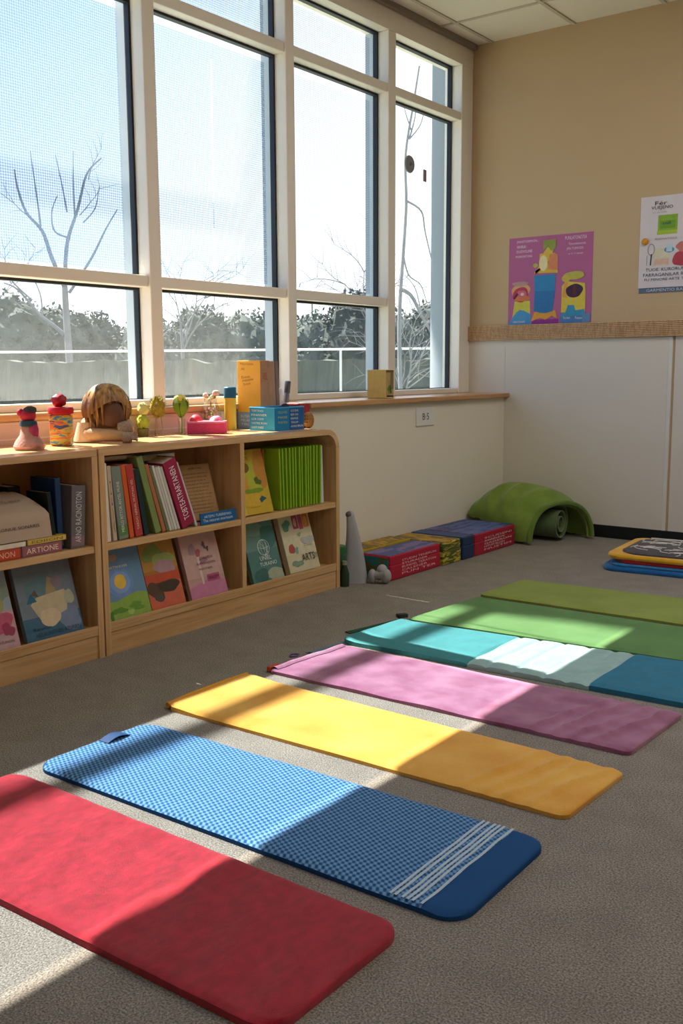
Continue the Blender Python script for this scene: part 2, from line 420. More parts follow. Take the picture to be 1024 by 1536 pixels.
# windows ------------------------------------------------------------------
glass = glass_pane_mat()
film_a = screen_mat(.0205, .34, .86, (.78, .88, 1, 1))
film_b = screen_mat(.0195, .40, .86, (.87, .93, 1, 1))
film_c = screen_mat(.0185, .5, .9, (.97, .98, 1, 1))
def seam():
    m, nt, N, L, b = base('film_seam'); N.remove(b)
    out = [n for n in N if n.type == 'OUTPUT_MATERIAL'][0]
    tl = N.new('ShaderNodeBsdfTranslucent'); tl.inputs[0].default_value = (.95, .95, .95, 1); L.new(tl.outputs[0], out.inputs[0])
    return m
seam_m = seam()
bays = [(-5.30, -2.66), (-2.595, -1.77), (-1.707, -.91), (-.84, -.13)]
for i, (y0, y1) in enumerate(bays):
    w = bpy.data.objects.new('window_%d' % (i+1), None); COL.objects.link(w); w['kind'] = 'structure'
    zs = [(.872, 1.338), (1.385, 2.472), (2.52, 2.79)] if i < 3 else [(.872, 2.472), (2.52, 2.79)]
    for (a, b_) in zs:
        struct('pane', MB().poly([(XP, y0+.012, a+.012), (XP, y1-.012, a+.012), (XP, y1-.012, b_-.012), (XP, y0+.012, b_-.012)]), glass, w)
        g = MB(); t = .011
        g.box(XP-.006, XP+.022, y0, y0+t, a, b_); g.box(XP-.006, XP+.022, y1-t, y1, a, b_)
        g.box(XP-.006, XP+.004, y0+t, y1-t, a, a+.004); g.box(XP-.006, XP+.022, y0+t, y1-t, b_-t, b_)
        struct('gasket', g, gasket_m, w)
        if i == 1 and 1.3 < a < 2:
            struct('film_seam', MB().poly([(XP+.008, -2.195, 1.42), (XP+.008, -2.190, 1.42), (XP+.008, -2.181, 2.36), (XP+.008, -2.190, 2.36)]), seam_m, w)
        if i < 3 and a > 1.3:
            struct('perforated_screen', MB().poly([(XP+.006, y0+.02, a+.02), (XP+.006, y1-.06, a+.02), (XP+.006, y1-.06, b_-.045), (XP+.006, y0+.02, b_-.045)]), (film_a, film_b, film_c)[i], w)
    # bars
    struct('bottom_rail', BX(XP-.03, XW-.012, y0, y1, .842, .872, .004), frame_m, w)
    if i < 3: struct('transom', BX(XP-.005, XW-.012, y0, y1, 1.338, 1.385, .004), frame_m, w)
    struct('transom', BX(XP-.005, XW-.008, y0, y1, 2.472, 2.52, .004), frame_m, w)
    nx = bays[i+1][0] if i < 3 else -.0
    struct('mullion', BX(XP-.03, XW, y1, nx, .842, 2.79, .004), frame_m, w)
    # exterior fin behind the mullion, seen edge-on through the glass
    if i < 3: struct('outer_fin', BX(XP-.062, XP-.006, y1-.004, y1+.05, .82, 2.85), alu_m, w)
struct('trim_11', BX(XP-.03, XW, -5.36, -5.3, .842, 2.79, .004), frame_m)

# ---------------------------------------------------------------- outside
struct('exterior_pillar', MB().lathe([(.0, -.3), (.24, -.3), (.24, 5.52), (0, 5.52)], (-.71, .715, 0), 40), mat('#868f96', .8, .04, 4), None, True)
struct('sun_blocker_eave', BX(-2.6, -.41, -9, 4, 5.42, 5.95), mat('#b9b4aa', .8, .03, 4))  # added unseen overhang, stops sun coming through the top panes
lv = MB(); lv.box(-2.632, -2.528, -9, 4, 4.515, 4.53)  # added unseen blade, casts the dark band across the mats
for y in (-8, -6, 2.0, 3.6): lv.box(-2.59, -2.57, y, y+.02, 4.53, 5.42)
struct('sun_blocker_blade', lv, alu_m)
lawn = mat('#8d9382', .95, .2, 1.5)
struct('ground', BX(-90, -.46, -60, 90, -.5, -.3), lawn)

V_R = Vector((.7986, .6018, 0)).normalized(); V_F = Vector((-.6024, .7982, 0)).normalized(); C0 = Vector((2.8928, -5.5227, 0))
def out_pt(lat, dist, z): return C0+V_F*dist+V_R*lat+Vector((0, 0, z))

def leaf_clump(name, label, cat, center, rx, ry, rz, cols, seed, group, n=420, size=.16, base_z=-.3, dense=True):
    """bush: a lumpy inner mass wrapped in leaf cards, with a stem"""
    rr = random.Random(seed)
    t = thing(name, label, cat, (center.x, center.y, base_z), 0, group)
    mb = MB()
    zc = center.z-base_z
    if dense: mb.sphere((0, 0, zc), (rx*.86, ry*.86, rz*.86), 24, 14, nz=.35, ns=9)
    for _ in range(n):
        d = Vector((rr.gauss(0, 1), rr.gauss(0, 1), rr.gauss(0, 1))).normalized()*(rr.uniform(.8, 1.06))
        p = Vector((d.x*rx, d.y*ry, zc+d.z*rz)); a = Vector((rr.gauss(0, 1), rr.gauss(0, 1), rr.gauss(0, 1))).normalized()
        b_ = a.orthogonal().normalized(); s_ = size*rr.uniform(.5, 1.2)
        mb.poly([p-a*s_, p-b_*s_*.45, p+a*s_, p+b_*s_*.45], rr.randrange(len(cols)))
    mb.build('foliage', [mat(c, .9, .25, 3) for c in cols], t)
    MB().tube([(0, 0, -.02), (0.02, 0, zc*.5), (0, 0, zc)], [.12, .1, .06], 7).build('trunk', mat('#6d6a62', .9, .2, 8), t, True)
    return t
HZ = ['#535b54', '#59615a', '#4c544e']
# long dull hedge with the white rail in front of it
hedge = thing('clipped_hedge', 'long low grey-green hedge running behind the white rail outside the windows', 'hedge', out_pt(0, 26.5, -.3))
hb = MB()
rr = random.Random(3)
def hz_(u, v):
    lat = -16+32*u
    z = (0, .9, 1.5, 1.5, 1.4, .9, 0)[int(round(v*6))]; dd = (-.86, -.86, -.86, 0, .75, .9, .9)[int(round(v*6))]
    p = V_R*lat+V_F*(dd+.18*noise.noise(Vector((lat*2.3, z*2, 1)))+.1*noise.noise(Vector((lat*6, z*5, 3))))+Vector((0, 0, z+.1*noise.noise(Vector((lat*1.9, dd, 5)))*(z > 1)))
    return p
hb.grid(hz_, 420, 6)
for _ in range(0):
    lat = rr.uniform(-15.5, 15.5); z = rr.uniform(.05, 1.62); p = V_R*lat+V_F*(-.86+rr.uniform(-.12, .1))+Vector((0, 0, z))
    a = Vector((rr.gauss(0, 1), rr.gauss(0, 1), rr.gauss(0, 1))).normalized(); b_ = a.orthogonal(); s_ = rr.uniform(.05, .13)
    hb.poly([p-a*s_, p-b_*s_*.5, p+a*s_, p+b_*s_*.5], rr.randrange(3))
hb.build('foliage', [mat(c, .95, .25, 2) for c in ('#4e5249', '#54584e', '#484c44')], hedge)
rail = thing('guard_rail', 'thin white guard rail in front of the hedge outside', 'rail', out_pt(0, 24.9, -.3))
MB().tube([V_R*-15+Vector((0, 0, 1.71)), V_R*15+Vector((0, 0, 1.815))], .028, 8).build('rail', mat('#f4f4f2', .4, 0), rail, True)
for k in range(7):
    MB().tube([V_R*(-15+5*k)+V_F*.03+Vector((0, 0, 0)), V_R*(-15+5*k)+V_F*.03+Vector((0, 0, 1.70+.0035*5*k))], .03, 8).build('post', mat('#c9cdca', .5, 0), rail, True)
# bushes behind the hedge: (lateral, distance, top z, half width)
bushes = [(-14.2, 33, 2.4, 1.5), (-11.9, 32, 2.55, 1.5), (-10.5, 31.5, 3.3, 1.5), (-9.3, 33, 3.0, 1.3), (-8.2, 33.5, 2.75, 1.0), (-6.2, 33, 2.5, 1.6),
          (-4.6, 33, 2.9, 1.2), (-2.9, 33.5, 2.8, 1.5), (-.6, 33, 2.75, 1.4), (.55, 31, 3.25, 1.15), (1.9, 33, 2.7, 1.5), (3.3, 33.5, 3.1, 1.4), (5.0, 33, 2.9, 1.6)]
bl = ['bush far left behind the hedge, cut by the photo edge', 'low bush left of the bare tree in the first window', 'tall rounded bush at the foot of the bare tree in the first window',
      'bush just right of the bare tree foot in the first window', 'small pointed bush right of the bare tree in the first window', 'bush behind the first window post',
      'bush under the twiggy shrub in the second window', 'wide bush at the right of the second window', 'bush at the left of the third window', 'dark dense bush in the middle of the third window',
      'bush at the right of the third window', 'bush low in the clear fourth window', 'bush hidden partly by the exterior pillar']
for i, (la, di, tz, hw) in enumerate(bushes):
    c = out_pt(la, di, tz*.5)
    leaf_clump('bush', 'hazy grey-green '+bl[i], 'bush', c, hw, hw, tz*.5+.12, HZ if i != 9 else ['#363e39', '#3d4540', '#303833'], i, 'bushes behind the hedge', 1700, .10)

def bare_tree(name, label, root, limbs, group, col='#77787a', r0=.12):
    """limbs: polylines in (lateral, depth, z) from the foot, with start/end radius"""
    t = thing(name, label, 'tree', root, 0, group)
    for k, (pts, ra, rb_) in enumerate(limbs):
        P = [V_R*a+V_F*b_+Vector((0, 0, z)) for a, b_, z in pts]
        # smooth
        Q = []
        for i in range(len(P)-1):
            p0, p1, p2, p3 = P[max(0, i-1)], P[i], P[i+1], P[min(len(P)-1, i+2)]
            for s_ in range(5):
                q = s_/5
                Q.append(.5*((2*p1)+(p2-p0)*q+(2*p0-5*p1+4*p2-p3)*q*q+(3*p1-p0-3*p2+p3)*q**3))
        Q.append(P[-1])
        rad = [ra+(rb_-ra)*i/(len(Q)-1) for i in range(len(Q))]
        MB().tube(Q, rad, 6).build('trunk' if k == 0 else 'branch', mat(col, .9, .2, 6), t, True)
    return t
def twigs(rr, start, ang, length, depth, limbs, ra):
    """recursive twigs in the lateral/z plane with some depth"""
    a = start; pts = [a]; th = ang; dep = rr.uniform(-.5, .5)
    for i in range(4):
        th += rr.uniform(-.25, .25)
        a = (a[0]+cos(th)*length/4, a[1]+dep*length/4, a[2]+sin(th)*length/4); pts.append(a)
    limbs.append((pts, ra, ra*.35))
    if depth > 0:
        for i in (1, 2, 3, 4):
            for _ in range(1 if i < 4 else 2):
                twigs(rr, pts[i], th+rr.choice((-1, 1))*rr.uniform(.35, .9), length*rr.uniform(.45, .7), depth-1, limbs, ra*.5)
# the big bare tree of the first window: at 26 m + hedge
S = 30/1475.8     # metres per photo pixel at the tree's distance
def L_(px, py): return ((px-112)*S, 0, (575-py)*S)
limbs = [([L_(112, 597), L_(111, 500), L_(109, 420), L_(109, 390)], .13, .09),
         ([L_(109, 392), L_(115, 330), L_(133, 280), L_(148, 232), L_(170, 210)], .075, .02),
         ([L_(109, 392), L_(92, 350), L_(80, 312), L_(58, 285), L_(47, 250), L_(44, 225)], .075, .02),
         ([L_(120, 322), L_(98, 312), L_(95, 285), L_(104, 262)], .035, .012), ([L_(78, 305), L_(74, 260), L_(68, 200)], .035, .012),
         ([L_(117, 285), L_(112, 250), L_(104, 205)], .03, .01), ([L_(128, 290), L_(128, 240), L_(130, 200)], .025, .01),
         ([L_(115, 400), L_(150, 350), L_(172, 310), L_(190, 282)], .05, .015), ([L_(140, 300), L_(158, 280), L_(165, 250)], .025, .01),
         ([L_(105, 460), L_(88, 445), L_(70, 430), L_(40, 395), L_(20, 385)], .07, .02), ([L_(74, 432), L_(72, 400), L_(55, 360)], .03, .01),
         ([L_(60, 410), L_(30, 380), L_(8, 340), L_(-5, 330)], .03, .01)]
for (a, b_) in (((60, 290), 2.4), ((150, 240), 1.2), ((135, 290), .8), ((30, 385), 2.0)):
    twigs(random.Random(int(a[0])), L_(*a), b_, 1.0, 1, limbs, .018)
bare_tree('bare_tree', 'large bare forked tree seen through the first dotted window', out_pt(-8.15, 30, -.3), limbs, 'bare trees outside')
for (la, di, h, sd, lab, cnt) in [(-4.7, 29.5, 4.1, 4, 'twiggy grey shrub rising above the hedge in the second window', 4), (.25, 32, 3.4, 9, 'slim bare tree at the left of the dark bush in the third window', 3), (1.05, 30, 4.6, 12, 'thicker bare trunk at the right of the third window', 3),
                              (-12.4, 34, 6.0, 31, 'faint bare tree at the far left edge of the first window', 4)]:
    rr = random.Random(sd); lb = [([(0, 0, 0), (.03, 0, h*.35), (0, 0, h*.6)], .07, .04)]
    for k in range(cnt): twigs(rr, (0, 0, h*(.4+.05*k)), pi/2+rr.uniform(-.7, .7), h*.42, 2, lb, .03)
    bare_tree('bare_tree', lab, out_pt(la, di, -.3), lb, 'bare trees outside')
# nearer thin tree of the clear fourth window
S4 = 13/1475.8
def L4(px, py): return ((px-612)*S4, 0, (612-py)*S4)
limbs = [([L4(612, 640), L4(606, 560), L4(600, 480), L4(599, 380), L4(604, 300), L4(608, 230), L4(607, 160), L4(618, 90), L4(626, 40)], .035, .012),
         ([L4(599, 350), L4(616, 360), L4(632, 390), L4(650, 420), L4(665, 450)], .03, .014), ([L4(608, 225), L4(630, 240), L4(636, 270), L4(648, 320), L4(652, 350)], .016, .006),
         ([L4(612, 140), L4(620, 110), L4(622, 80)], .012, .005), ([L4(612, 140), L4(628, 120), L4(634, 95)], .012, .005), ([L4(616, 130), L4(607, 105), L4(604, 90)], .01, .004),
         ([L4(604, 300), L4(612, 330), L4(630, 345), L4(640, 375)], .012, .005), ([L4(632, 390), L4(622, 350), L4(606, 330)], .01, .004)]
rr = random.Random(5)
for k in range(7): twigs(rr, L4(604+k*2, 520-8*k), pi/2+rr.uniform(-.9, .5), .75, 2, limbs, .012)
bare_tree('bare_tree', 'thin bare sapling with drooping twigs close outside the clear fourth window', out_pt((612-512)*S4, 13, -.3), limbs, 'bare trees outside', '#7f8284')
pole = thing('lamp_post', 'slim grey pole standing behind the hedge in the third window', 'pole', out_pt(-1.0, 35.5, -.3))
MB().tube([(0, 0, 0), (0, 0, 3.55)], .035, 8).build('pole', mat('#8d9290', .6, 0), pole, True)
MB().sphere((0, 0, 3.6), (.09, .09, .07), 12, 8).build('lamp', mat('#9aa09e', .5, 0), pole, True)
# unseen evergreen, added left of the view to keep sun off the far windows
ev = leaf_clump('sun_blocker_tree', 'added tall evergreen outside, unseen, blocking the sun from the far windows', 'tree', Vector((-9, .42, 14.3)), 1.2, 1.9, 1.6, ['#4d5c45', '#5d6d52'], 77, None, 500, .2)
ev2 = MB(); ev2.sphere((0, -.72, 12.75), (1.1, 1.4, 1.25), 24, 14, nz=.2, ns=8); ev2.build('lower_foliage', mat('#4d5c45', .9, .25, 3), ev)

# round grey disc on the glass and a small tab beside it
d = thing('suction_disc', 'grey round disc stuck on the glass of the clear fourth window', 'disc', (XP+.0002, -.57, 2.16))
MB().lathe([(0, 0), (.048, 0), (.05, .004), (.046, .010), (0, .012)], n=28, M=Matrix.Rotation(R(90), 4, 'Y')).build('pad', mat('#8b9096', .5, .05, 10), d, True)
MB().lathe([(0, .012), (.010, .012), (.009, .020), (0, .021)], n=16, M=Matrix.Rotation(R(90), 4, 'Y')).build('knob', mat('#767b82', .5, .05, 10), d, True)
d = thing('window_tab', 'small mauve tab stuck on the glass right of the grey disc', 'tab', (XP+.0002, -.405, 2.12))
BX(0, .008, -.017, .017, -.035, .035, .004).build('tab', mat('#9b8c95', .5, .05, 10), d, True)

# ---------------------------------------------------------------- bookcases
ply = wood('#c2955f', '#dcb683', 'Y', .45); plyz = wood('#c49862', '#deb986', 'Z', .45)
topw = wood('#c89b6a', '#ddb688', 'Y', .22)
DX = .2117
def round_outline(y0, y1, z0, z1, r, n=10):
    """outer shell profile (y,z), rounded at the top right corner"""
    return [(y1-r+r*sin(pi/2*i/n), z1-r+r*cos(pi/2*i/n)) for i in range(n+1)]
def bookcase(label, y0, y1, rounded, dividers):
    t = thing('bookcase', label, 'bookcase', (0, y0, 0), 0, 'birch bookcases under the windows')
    W = y1-y0; tk = .024; zt = .730
    # top board (deep, reaches back to the recess)
    if rounded:
        r = .085
        arc = round_outline(0, W, 0, zt, r); arci = [(W-r+(r-tk)*sin(pi/2*i/10), zt-r+(r-tk)*cos(pi/2*i/10)) for i in range(11)]
        poly = [(0, zt)]+arc+[(W, zt-r-.0)]+[(W-tk, zt-r)]+arci[::-1]+[(0, zt-tk)]
        MB().prism(poly, -.06, DX, 'x').build('top_board', topw, t, True)
        BX(-.203, -.0601, 0, W-.012, zt-tk, zt).build('back_ledge', topw, t)
        BX(-.06, DX, W-tk, W, .0, zt-r).build('side_panel', plyz, t)
    else:
        BX(-.203, DX, 0, W, zt-tk, zt, .002).build('top_board', topw, t)
        BX(-.06, DX, W-tk, W, 0, zt-tk).build('side_panel', plyz, t)
    BX(-.06, DX, 0, tk, 0, zt-tk).build('side_panel', plyz, t)
    xs = [tk]+[v for d_ in dividers for v in (d_-tk/2, d_+tk/2)]+[W-tk]
    for d_ in dividers: BX(-.05, DX-.002, d_-tk/2, d_+tk/2, .105, zt-tk).build('divider', plyz, t)
    BX(-.05, DX-.002, tk, W-tk, .082, .105, .0015).build('bottom_shelf', ply, t)
    for a, b_ in zip(xs[::2], xs[1::2]): BX(-.05, DX-.004, a, b_, .374, .398, .0015).build('middle_shelf', ply, t)
    BX(-.06, -.05, tk, W-tk, 0, zt-tk).build('back_panel', mat('#b98a58', .6, .1, 8), t)
    BX(DX-.022, DX-.006, tk, W-tk, 0, .082).build('plinth', ply, t)
    # low retaining lip for the face-out books
    BX(DX-.009, DX-.001, tk, W-tk, .105, .117, .001).build('front_lip', ply, t)
    return t
Y0 = -3.345; Y1 = -1.985
bookcase('long birch bookcase with three dark seams and a rounded right end', Y0, Y1, True, [Y0*-1-2.625]).__setitem__('label', 'birch bookcase on the right with a rounded top corner')
bookcase('birch bookcase at the left, cut off by the photo edge', -4.57, -3.352, False, [])
ZM = .3982; ZB = .1052    # shelf tops

# ---------------------------------------------------------------- books
pages_m = mat('#ddd3bd', .9, .1, 120)
def upright(label, y, T, H, D, lean, cover, group, x=.188, z=ZM, title=None, tcol='#f0ead8', name='book', ink=None, cat='book', bandcol=None, yaw=0):
    """standing book, spine towards the room; local: x back->spine, y thickness, z height"""
    t = thing(name, label, cat, (x, y, z+.0006), 0, group); t.rotation_euler = (lean, 0, yaw)
    c = mat(cover, .5, .08, 25)
    b = .0016 if T > .01 else .0009
    mb = MB(); mb.box(-D, -b, 0, b, 0, H); mb.box(-D, -b, T-b, T, 0, H); mb.box(-b*1.4, .002, 0, T, 0, H, min(.002, T*.2))
    cv = mb.build('cover', c, t)
    BX(-D+.004, -b*1.4, b, T-b, .003, H-.003).build('pages', pages_m, t)
    if bandcol:
        BX(.002, .0024, T*.06, T*.94, H*.05, H*.2).build('spine_band', mat(bandcol, .5, .1, 30), t)
    if title:
        text(cv, title, (.0023, T*(.72 if T > .05 else .64), H*.1), (0, 0, 1), (0, -1, 0), H*(.8 if T > .05 else .7), T*(.42 if T > .05 else .3), mat(tcol, .6, 0), 'lettering')
    return t
def faceout(label, y0, W, H, T, xb, zb, tilt, cover, group, shapes, words=(), name='picture_book', yaw=0, cat='book', roll=0):
    """book shown cover-first, leaning back; local: y across, z up, cover facing +x"""
    t = thing(name, label, cat, (xb, y0, zb+T*sin(tilt)+.0008), 0, group); t.rotation_euler = (roll, -tilt, yaw)
    c = mat(cover, .42, .15, 14)
    b = .0018
    mb = MB(); mb.box(-b, 0, 0, W, 0, H, .0006); mb.box(-T, -T+b, 0, W, 0, H, .0006); mb.box(-T+b, -b, 0, b, 0, H)
    cv = mb.build('cover', c, t)
    BX(-T+b, -b, b, W-.004, .003, H-.003).build('pages', pages_m, t)
    if shapes: picture(cv, (0, 0, 0), (0, 1, 0), (0, 0, 1), W, H, shapes, 'cover_picture', .45)
    for (s, u, v, w, h, col) in words:
        text(cv, s, (0, u*W, v*H), (0, 1, 0), (0, 0, 1), w*W, h*H, mat(col, .6, 0), 'lettering', lift=.004)
    return t
G1 = 'books leaning in the upper middle compartment'
row = [
 ('thick cream-white book, leftmost in the leaning row', .030, .278, 2, '#e4dccb', None, None, None, '#e4dccb'),
 ('thin beige book standing second from the left in the leaning row', .017, .268, 4, '#c9b79b', 'AVEN', '#8d6a50', None, None),
 ('green-topped grey book with a lettered spine in the leaning row', .043, .262, 6, '#7f8b80', 'MERLO RITTOR ANTEL MUNE', '#e8e6da', None, None),
 ('slim orange book left of the red lettered book', .020, .268, 7, '#d9622b', None, None, None, None),
 ('red book with pale lettering, right of the slim orange one', .034, .266, 8.5, '#b8423a', 'TARDO NERIAL MUSTAN VEL', '#e8d2b8', None, None),
 ('dark teal book in shadow between the red and the tall green book', .022, .25, 10, '#1f3336', None, None, None, None),
 ('tall olive green book leaning left, the tallest of the row', .028, .298, 16, '#7f9455', None, None, None, None),
 ('terracotta book right of the tall green book', .017, .268, 17, '#b5714d', None, None, None, None),
 ('thin olive book between the terracotta book and the white booklets', .012, .258, 17.5, '#6f7850', None, None, None, None),
 ('first white stapled booklet right of the olive book', .011, .262, 18, '#d8d6cc', None, None, None, None),
 ('second white stapled booklet right of the olive book', .011, .256, 18, '#c9c8bc', None, None, None, None),
 ('third white stapled booklet right of the olive book', .012, .258, 18.3, '#dcd9cd', None, None, None, None),
 ('fourth white stapled booklet, touching the crimson book', .012, .256, 18.6, '#d2cfc2', None, None, None, None),
 ('thick crimson book with white spine lettering', .066, .272, 20, '#9c2147', 'TOBTEATRARTANEN', '#f2e6ea', None, None),
 ('pale grey slim book right of the crimson book', .011, .27, 20.5, '#c3bfc0', None, None, None, None),
]
y = -3.318; pa = 0; pT = 0
for (lab, T, H, a, cov, ttl, tc_, ink, band) in row:
    ar = R(a)
    if pT: y += pT/cos(R(pa))+H*max(0, (sin(ar)-sin(R(pa))))*1.0+.0008
    upright(lab, y+.0, T, H, .165, ar, cov, G1, title=ttl, tcol=tc_ or '#ffffff', bandcol='#5f8a4f' if 'green-topped' in lab else None, x=.19 if T < .06 else .196)
    if T == .066:
        pass
    pa, pT = a, T
Y_END = y+.02
# brown tilted cover with text and the little blue booklet in front of it
faceout('brown tattered text-covered book tilted back, right of the crimson book', -2.852, .165, .225, .03, .13, ZM, R(17), '#a98253', G1, [(rect(.05, .95, .04, .97), '#b08a5b')],
        [('ANOTHER TRINONE', .3, .91, .4, .03, '#4a3520')]+[('ut sentir amon etra vilo norte rum', .12, .82-.062*i, .76-.1*((i*7) % 3)*.5, .028, '#6a4a2a') for i in range(12)]+[('Folio', .42, .05, .2, .035, '#4a3520')], name='book', yaw=R(-4))
t = thing('booklet', 'small blue booklet standing in front of the brown book', 'booklet', (.196, -2.85, ZM+.0006), 0, G1); t.rotation_euler = (0, R(-6), 0)
BX(-.006, 0, 0, .2, 0, .046, .001).build('cover', mat('#1f5f97', .45, .1, 30), t)
text(t, 'ARTEMU TUREREMAN', (0, .02, .026), (0, 1, 0), (0, 0, 1), .15, .010, mat('#cfe0ee', .6, 0))
text(t, 'The naturen morteum', (0, .012, .010), (0, 1, 0), (0, 0, 1), .165, .012, mat('#cfe0ee', .6, 0))
# books lying across the tops of the leaning row
t = thing('book', 'tan book lying flat across the tops of the leaning row, left', 'book', (.02, -3.30, .6775), 0, G1)
BX(-.02, .125, .0, .17, .0, .003).build('cover', mat('#8a6d46', .6, .1, 20), t)
BX(-.018, .12, .002, .166, .003, .014).build('pages', pages_m, t)
BX(-.02, .125, .0, .17, .014, .017).build('cover', mat('#b18e5e', .6, .1, 20), t)
t = thing('book', 'white and blue book lying behind the tops of the leaning row', 'book', (.0, -3.105, .642), 0, G1)
BX(-.02, .10, 0, .22, 0, .018, .002).build('cover', mat('#2d6d9c', .5, .1, 20), t)
BX(-.018, .098, .003, .218, .018, .034, .001).build('pages', pages_m, t)
BX(-.02, .10, 0, .22, .034, .039, .002).build('cover', mat('#cfd4d0', .5, .06, 20), t)

# left bookcase, upper shelf
G2 = 'books on the upper shelf of the left bookcase'
def flat(label, x, y0, W, D, T, z, cover, spine, title=None, tcol='#f5e6d0', rot=0, name='book', group=G2):
    t = thing(name, label, 'book', (x, y0, z+.0006), rot, group); b = .0015
    mb = MB(); mb.box(-D, 0, 0, W, 0, b); mb.box(-D, 0, 0, W, T-b, T); mb.box(-.002, .001, 0, W, 0, T, .0006)
    cv = mb.build('cover', mat(cover, .5, .1, 25), t)
    BX(-D+.003, -.002, .003, W-.003, b, T-b).build('pages', pages_m, t)
    if spine: BX(.001, .0014, W*.02, W*.98, T*.1, T*.9).build('spine', mat(spine, .5, .1, 40), cv)
    if title: text(cv, title, (.0018, W*.1, T*.25), (0, 1, 0), (0, 0, 1), W*.8, T*.5, mat(tcol, .6, 0))
    return t
flat('red-orange book lying at the bottom of the left pile', .19, -3.88, .222, .16, .036, ZM, '#b8452f', '#c9502f', 'MUNIRELENON', '#f2c9a8')
flat('mauve book lying at the bottom right of the pile', .19, -3.652, .155, .16, .036, ZM, '#8e6470', '#a4636a', 'ARTIONE')
flat('white-spined thin book on the red-orange book in the pile', .192, -3.89, .252, .165, .016, ZM+.0368, '#d8c9a6', '#e9e2d0', 'minos')
flat('yellow thin book lying on the mauve book', .192, -3.632, .152, .165, .018, ZM+.0368, '#c9a63c', '#d9bf62', 'EDIION', '#8a7422')
# big beige magazine slumped over the pile
t = thing('magazine', 'large beige printed magazine slumped open on top of the pile', 'magazine', (.188, -3.93, ZM+.056), 0, G2)
def mg(u, v):
    yy = .395*u; s = v
    if s < .38: p = (-.012*s/.38, yy+.0, .078*s/.38)
    else:
        q = (s-.38)/.62; p = (-.012-.15*q, yy-.06*q*u, .078+.062*sin(q*pi*.55))
    return Vector(p)
MB().grid(mg, 16, 14, thick=-.004).build('cover', mat('#bda892', .75, .08, 12), t, True)
MB().box(-.155, -.02, .005, .33, .0, .075).build('pages', pages_m, t)
text(t, 'eine ges MIRONUE SONARIS', (-.003, .10, .034), (0, 1, 0), (-.15, 0, 1), .25, .013, mat('#3a2f28', .7, 0), lift=.005)
text(t, 'Vis neloria', (-.055, .25, .115), (0, 1, 0), (-1, 0, .45), .07, .016, mat('#6d5d50', .7, 0), lift=.006)
text(t, 'Nutem', (-.055, .14, .115), (0, 1, 0), (-1, 0, .45), .05, .016, mat('#6d5d50', .7, 0), lift=.006)
upright('black book standing in shadow behind the beige magazine', -3.60, .05, .215, .12, R(0), '#16181c', G2, x=.05, yaw=0)
upright('dark green slanting book behind the magazine, left of the blue book', -3.515, .016, .2, .11, R(6), '#17221f', G2, x=.172)
upright('slim blue-topped book left of the thick lettered book', -3.492, .022, .242, .13, R(1), '#1e3c63', G2, x=.165, bandcol='#555a60')
upright('thick grey book with silver lettered spine at the right of the left shelf', -3.462, .058, .215, .15, R(-4), '#6e6a6a', G2, x=.19, title='ARNO RACINOTON', tcol='#d5d2d2', bandcol='#8d6f72')

# left bookcase, face-out
G3 = 'picture books shown cover-out on the bottom shelves'
LW = 'lower left compartment'
faceout('grey-blue picture book with a cream boat shape on its cover', -3.648, .228, .272, .02, .19, ZB, R(17), '#6f8189', G3,
        [(rect(0, 1, .28, 1), '#788790'), (blob(.4, .62, .28, .16, wob=.12, seed=2), '#66858c'), (rect(.0, 1, 0, .28), '#466d85'), (blob(.8, .2, .2, .16, wob=.1, seed=5), '#7d8ba6'),
         ([(.46, .52), (.56, .76), (.63, .72), (.66, .54)], '#a8976c'), (blob(.7, .67, .09, .08, wob=.1, seed=8), '#8c7f86'), ([(.18, .44), (.30, .52), (.80, .56), (.84, .5), (.78, .3), (.62, .26), (.46, .16), (.34, .18), (.24, .33)], '#c9bb97'),
         (blob(.47, .25, .17, .12, wob=.06, seed=4), '#d8c5a2'), (blob(.86, .45, .08, .1, wob=.1, seed=3), '#b3b59a'), ([(.12, .46), (.3, .47), (.22, .58)], '#2f6d86'), ([(.22, .56), (.3, .62), (.34, .52)], '#6b5a4c')],
        [('Rarumon', .14, .12, .3, .035, '#23384a'), ('HELAUNONES ATUNEN', .16, .04, .78, .05, '#2c465c')])
faceout('pink and blue picture book at the left photo edge', -3.885, .21, .275, .02, .19, ZB, R(17), '#9fb0b8', G3,
        [(rect(0, 1, .0, .45), '#c7a3a6'), (blob(.6, .3, .35, .14, wob=.15, seed=1), '#c95f78'), (blob(.75, .55, .16, .1, wob=.2, seed=6), '#a9a870'), (blob(.88, .68, .1, .12, wob=.2, seed=7), '#8fa08c'), (blob(.85, .22, .1, .08, wob=.2, seed=9), '#a8455e')],
        [('BY RTUNON', .55, .07, .35, .03, '#4a4a55')])
# middle compartment, face-out
faceout('blue picture book with a yellow sun over green grass', -3.318, .208, .262, .018, .19, ZB, R(17), '#6d93b3', G3,
        [([(0, 0), (1, 0), (1, .30), (.8, .33), (.6, .31), (.3, .25), (.0, .27)], '#8fb04e'), (blob(.46, .5, .3, .21, wob=.02), '#7796c9'), (blob(.46, .5, .22, .155), '#84a5d2'), (blob(.46, .51, .13, .1, wob=.03), '#e8c14a'),
         (blob(.4, .85, .09, .06, wob=.2, seed=4), '#b39a8a'), (blob(.3, .12, .14, .05, wob=.3, seed=3), '#5f8f35'), (blob(.7, .14, .16, .05, wob=.3, seed=5), '#6d9c3c'), (blob(.12, .07, .06, .05, wob=.3, seed=6), '#4c7f2e'), (blob(.55, .07, .06, .04, wob=.2, seed=8), '#a9c878')],
        [('THEFARTWAVER', .06, .70, .62, .035, '#e9e3c8')])
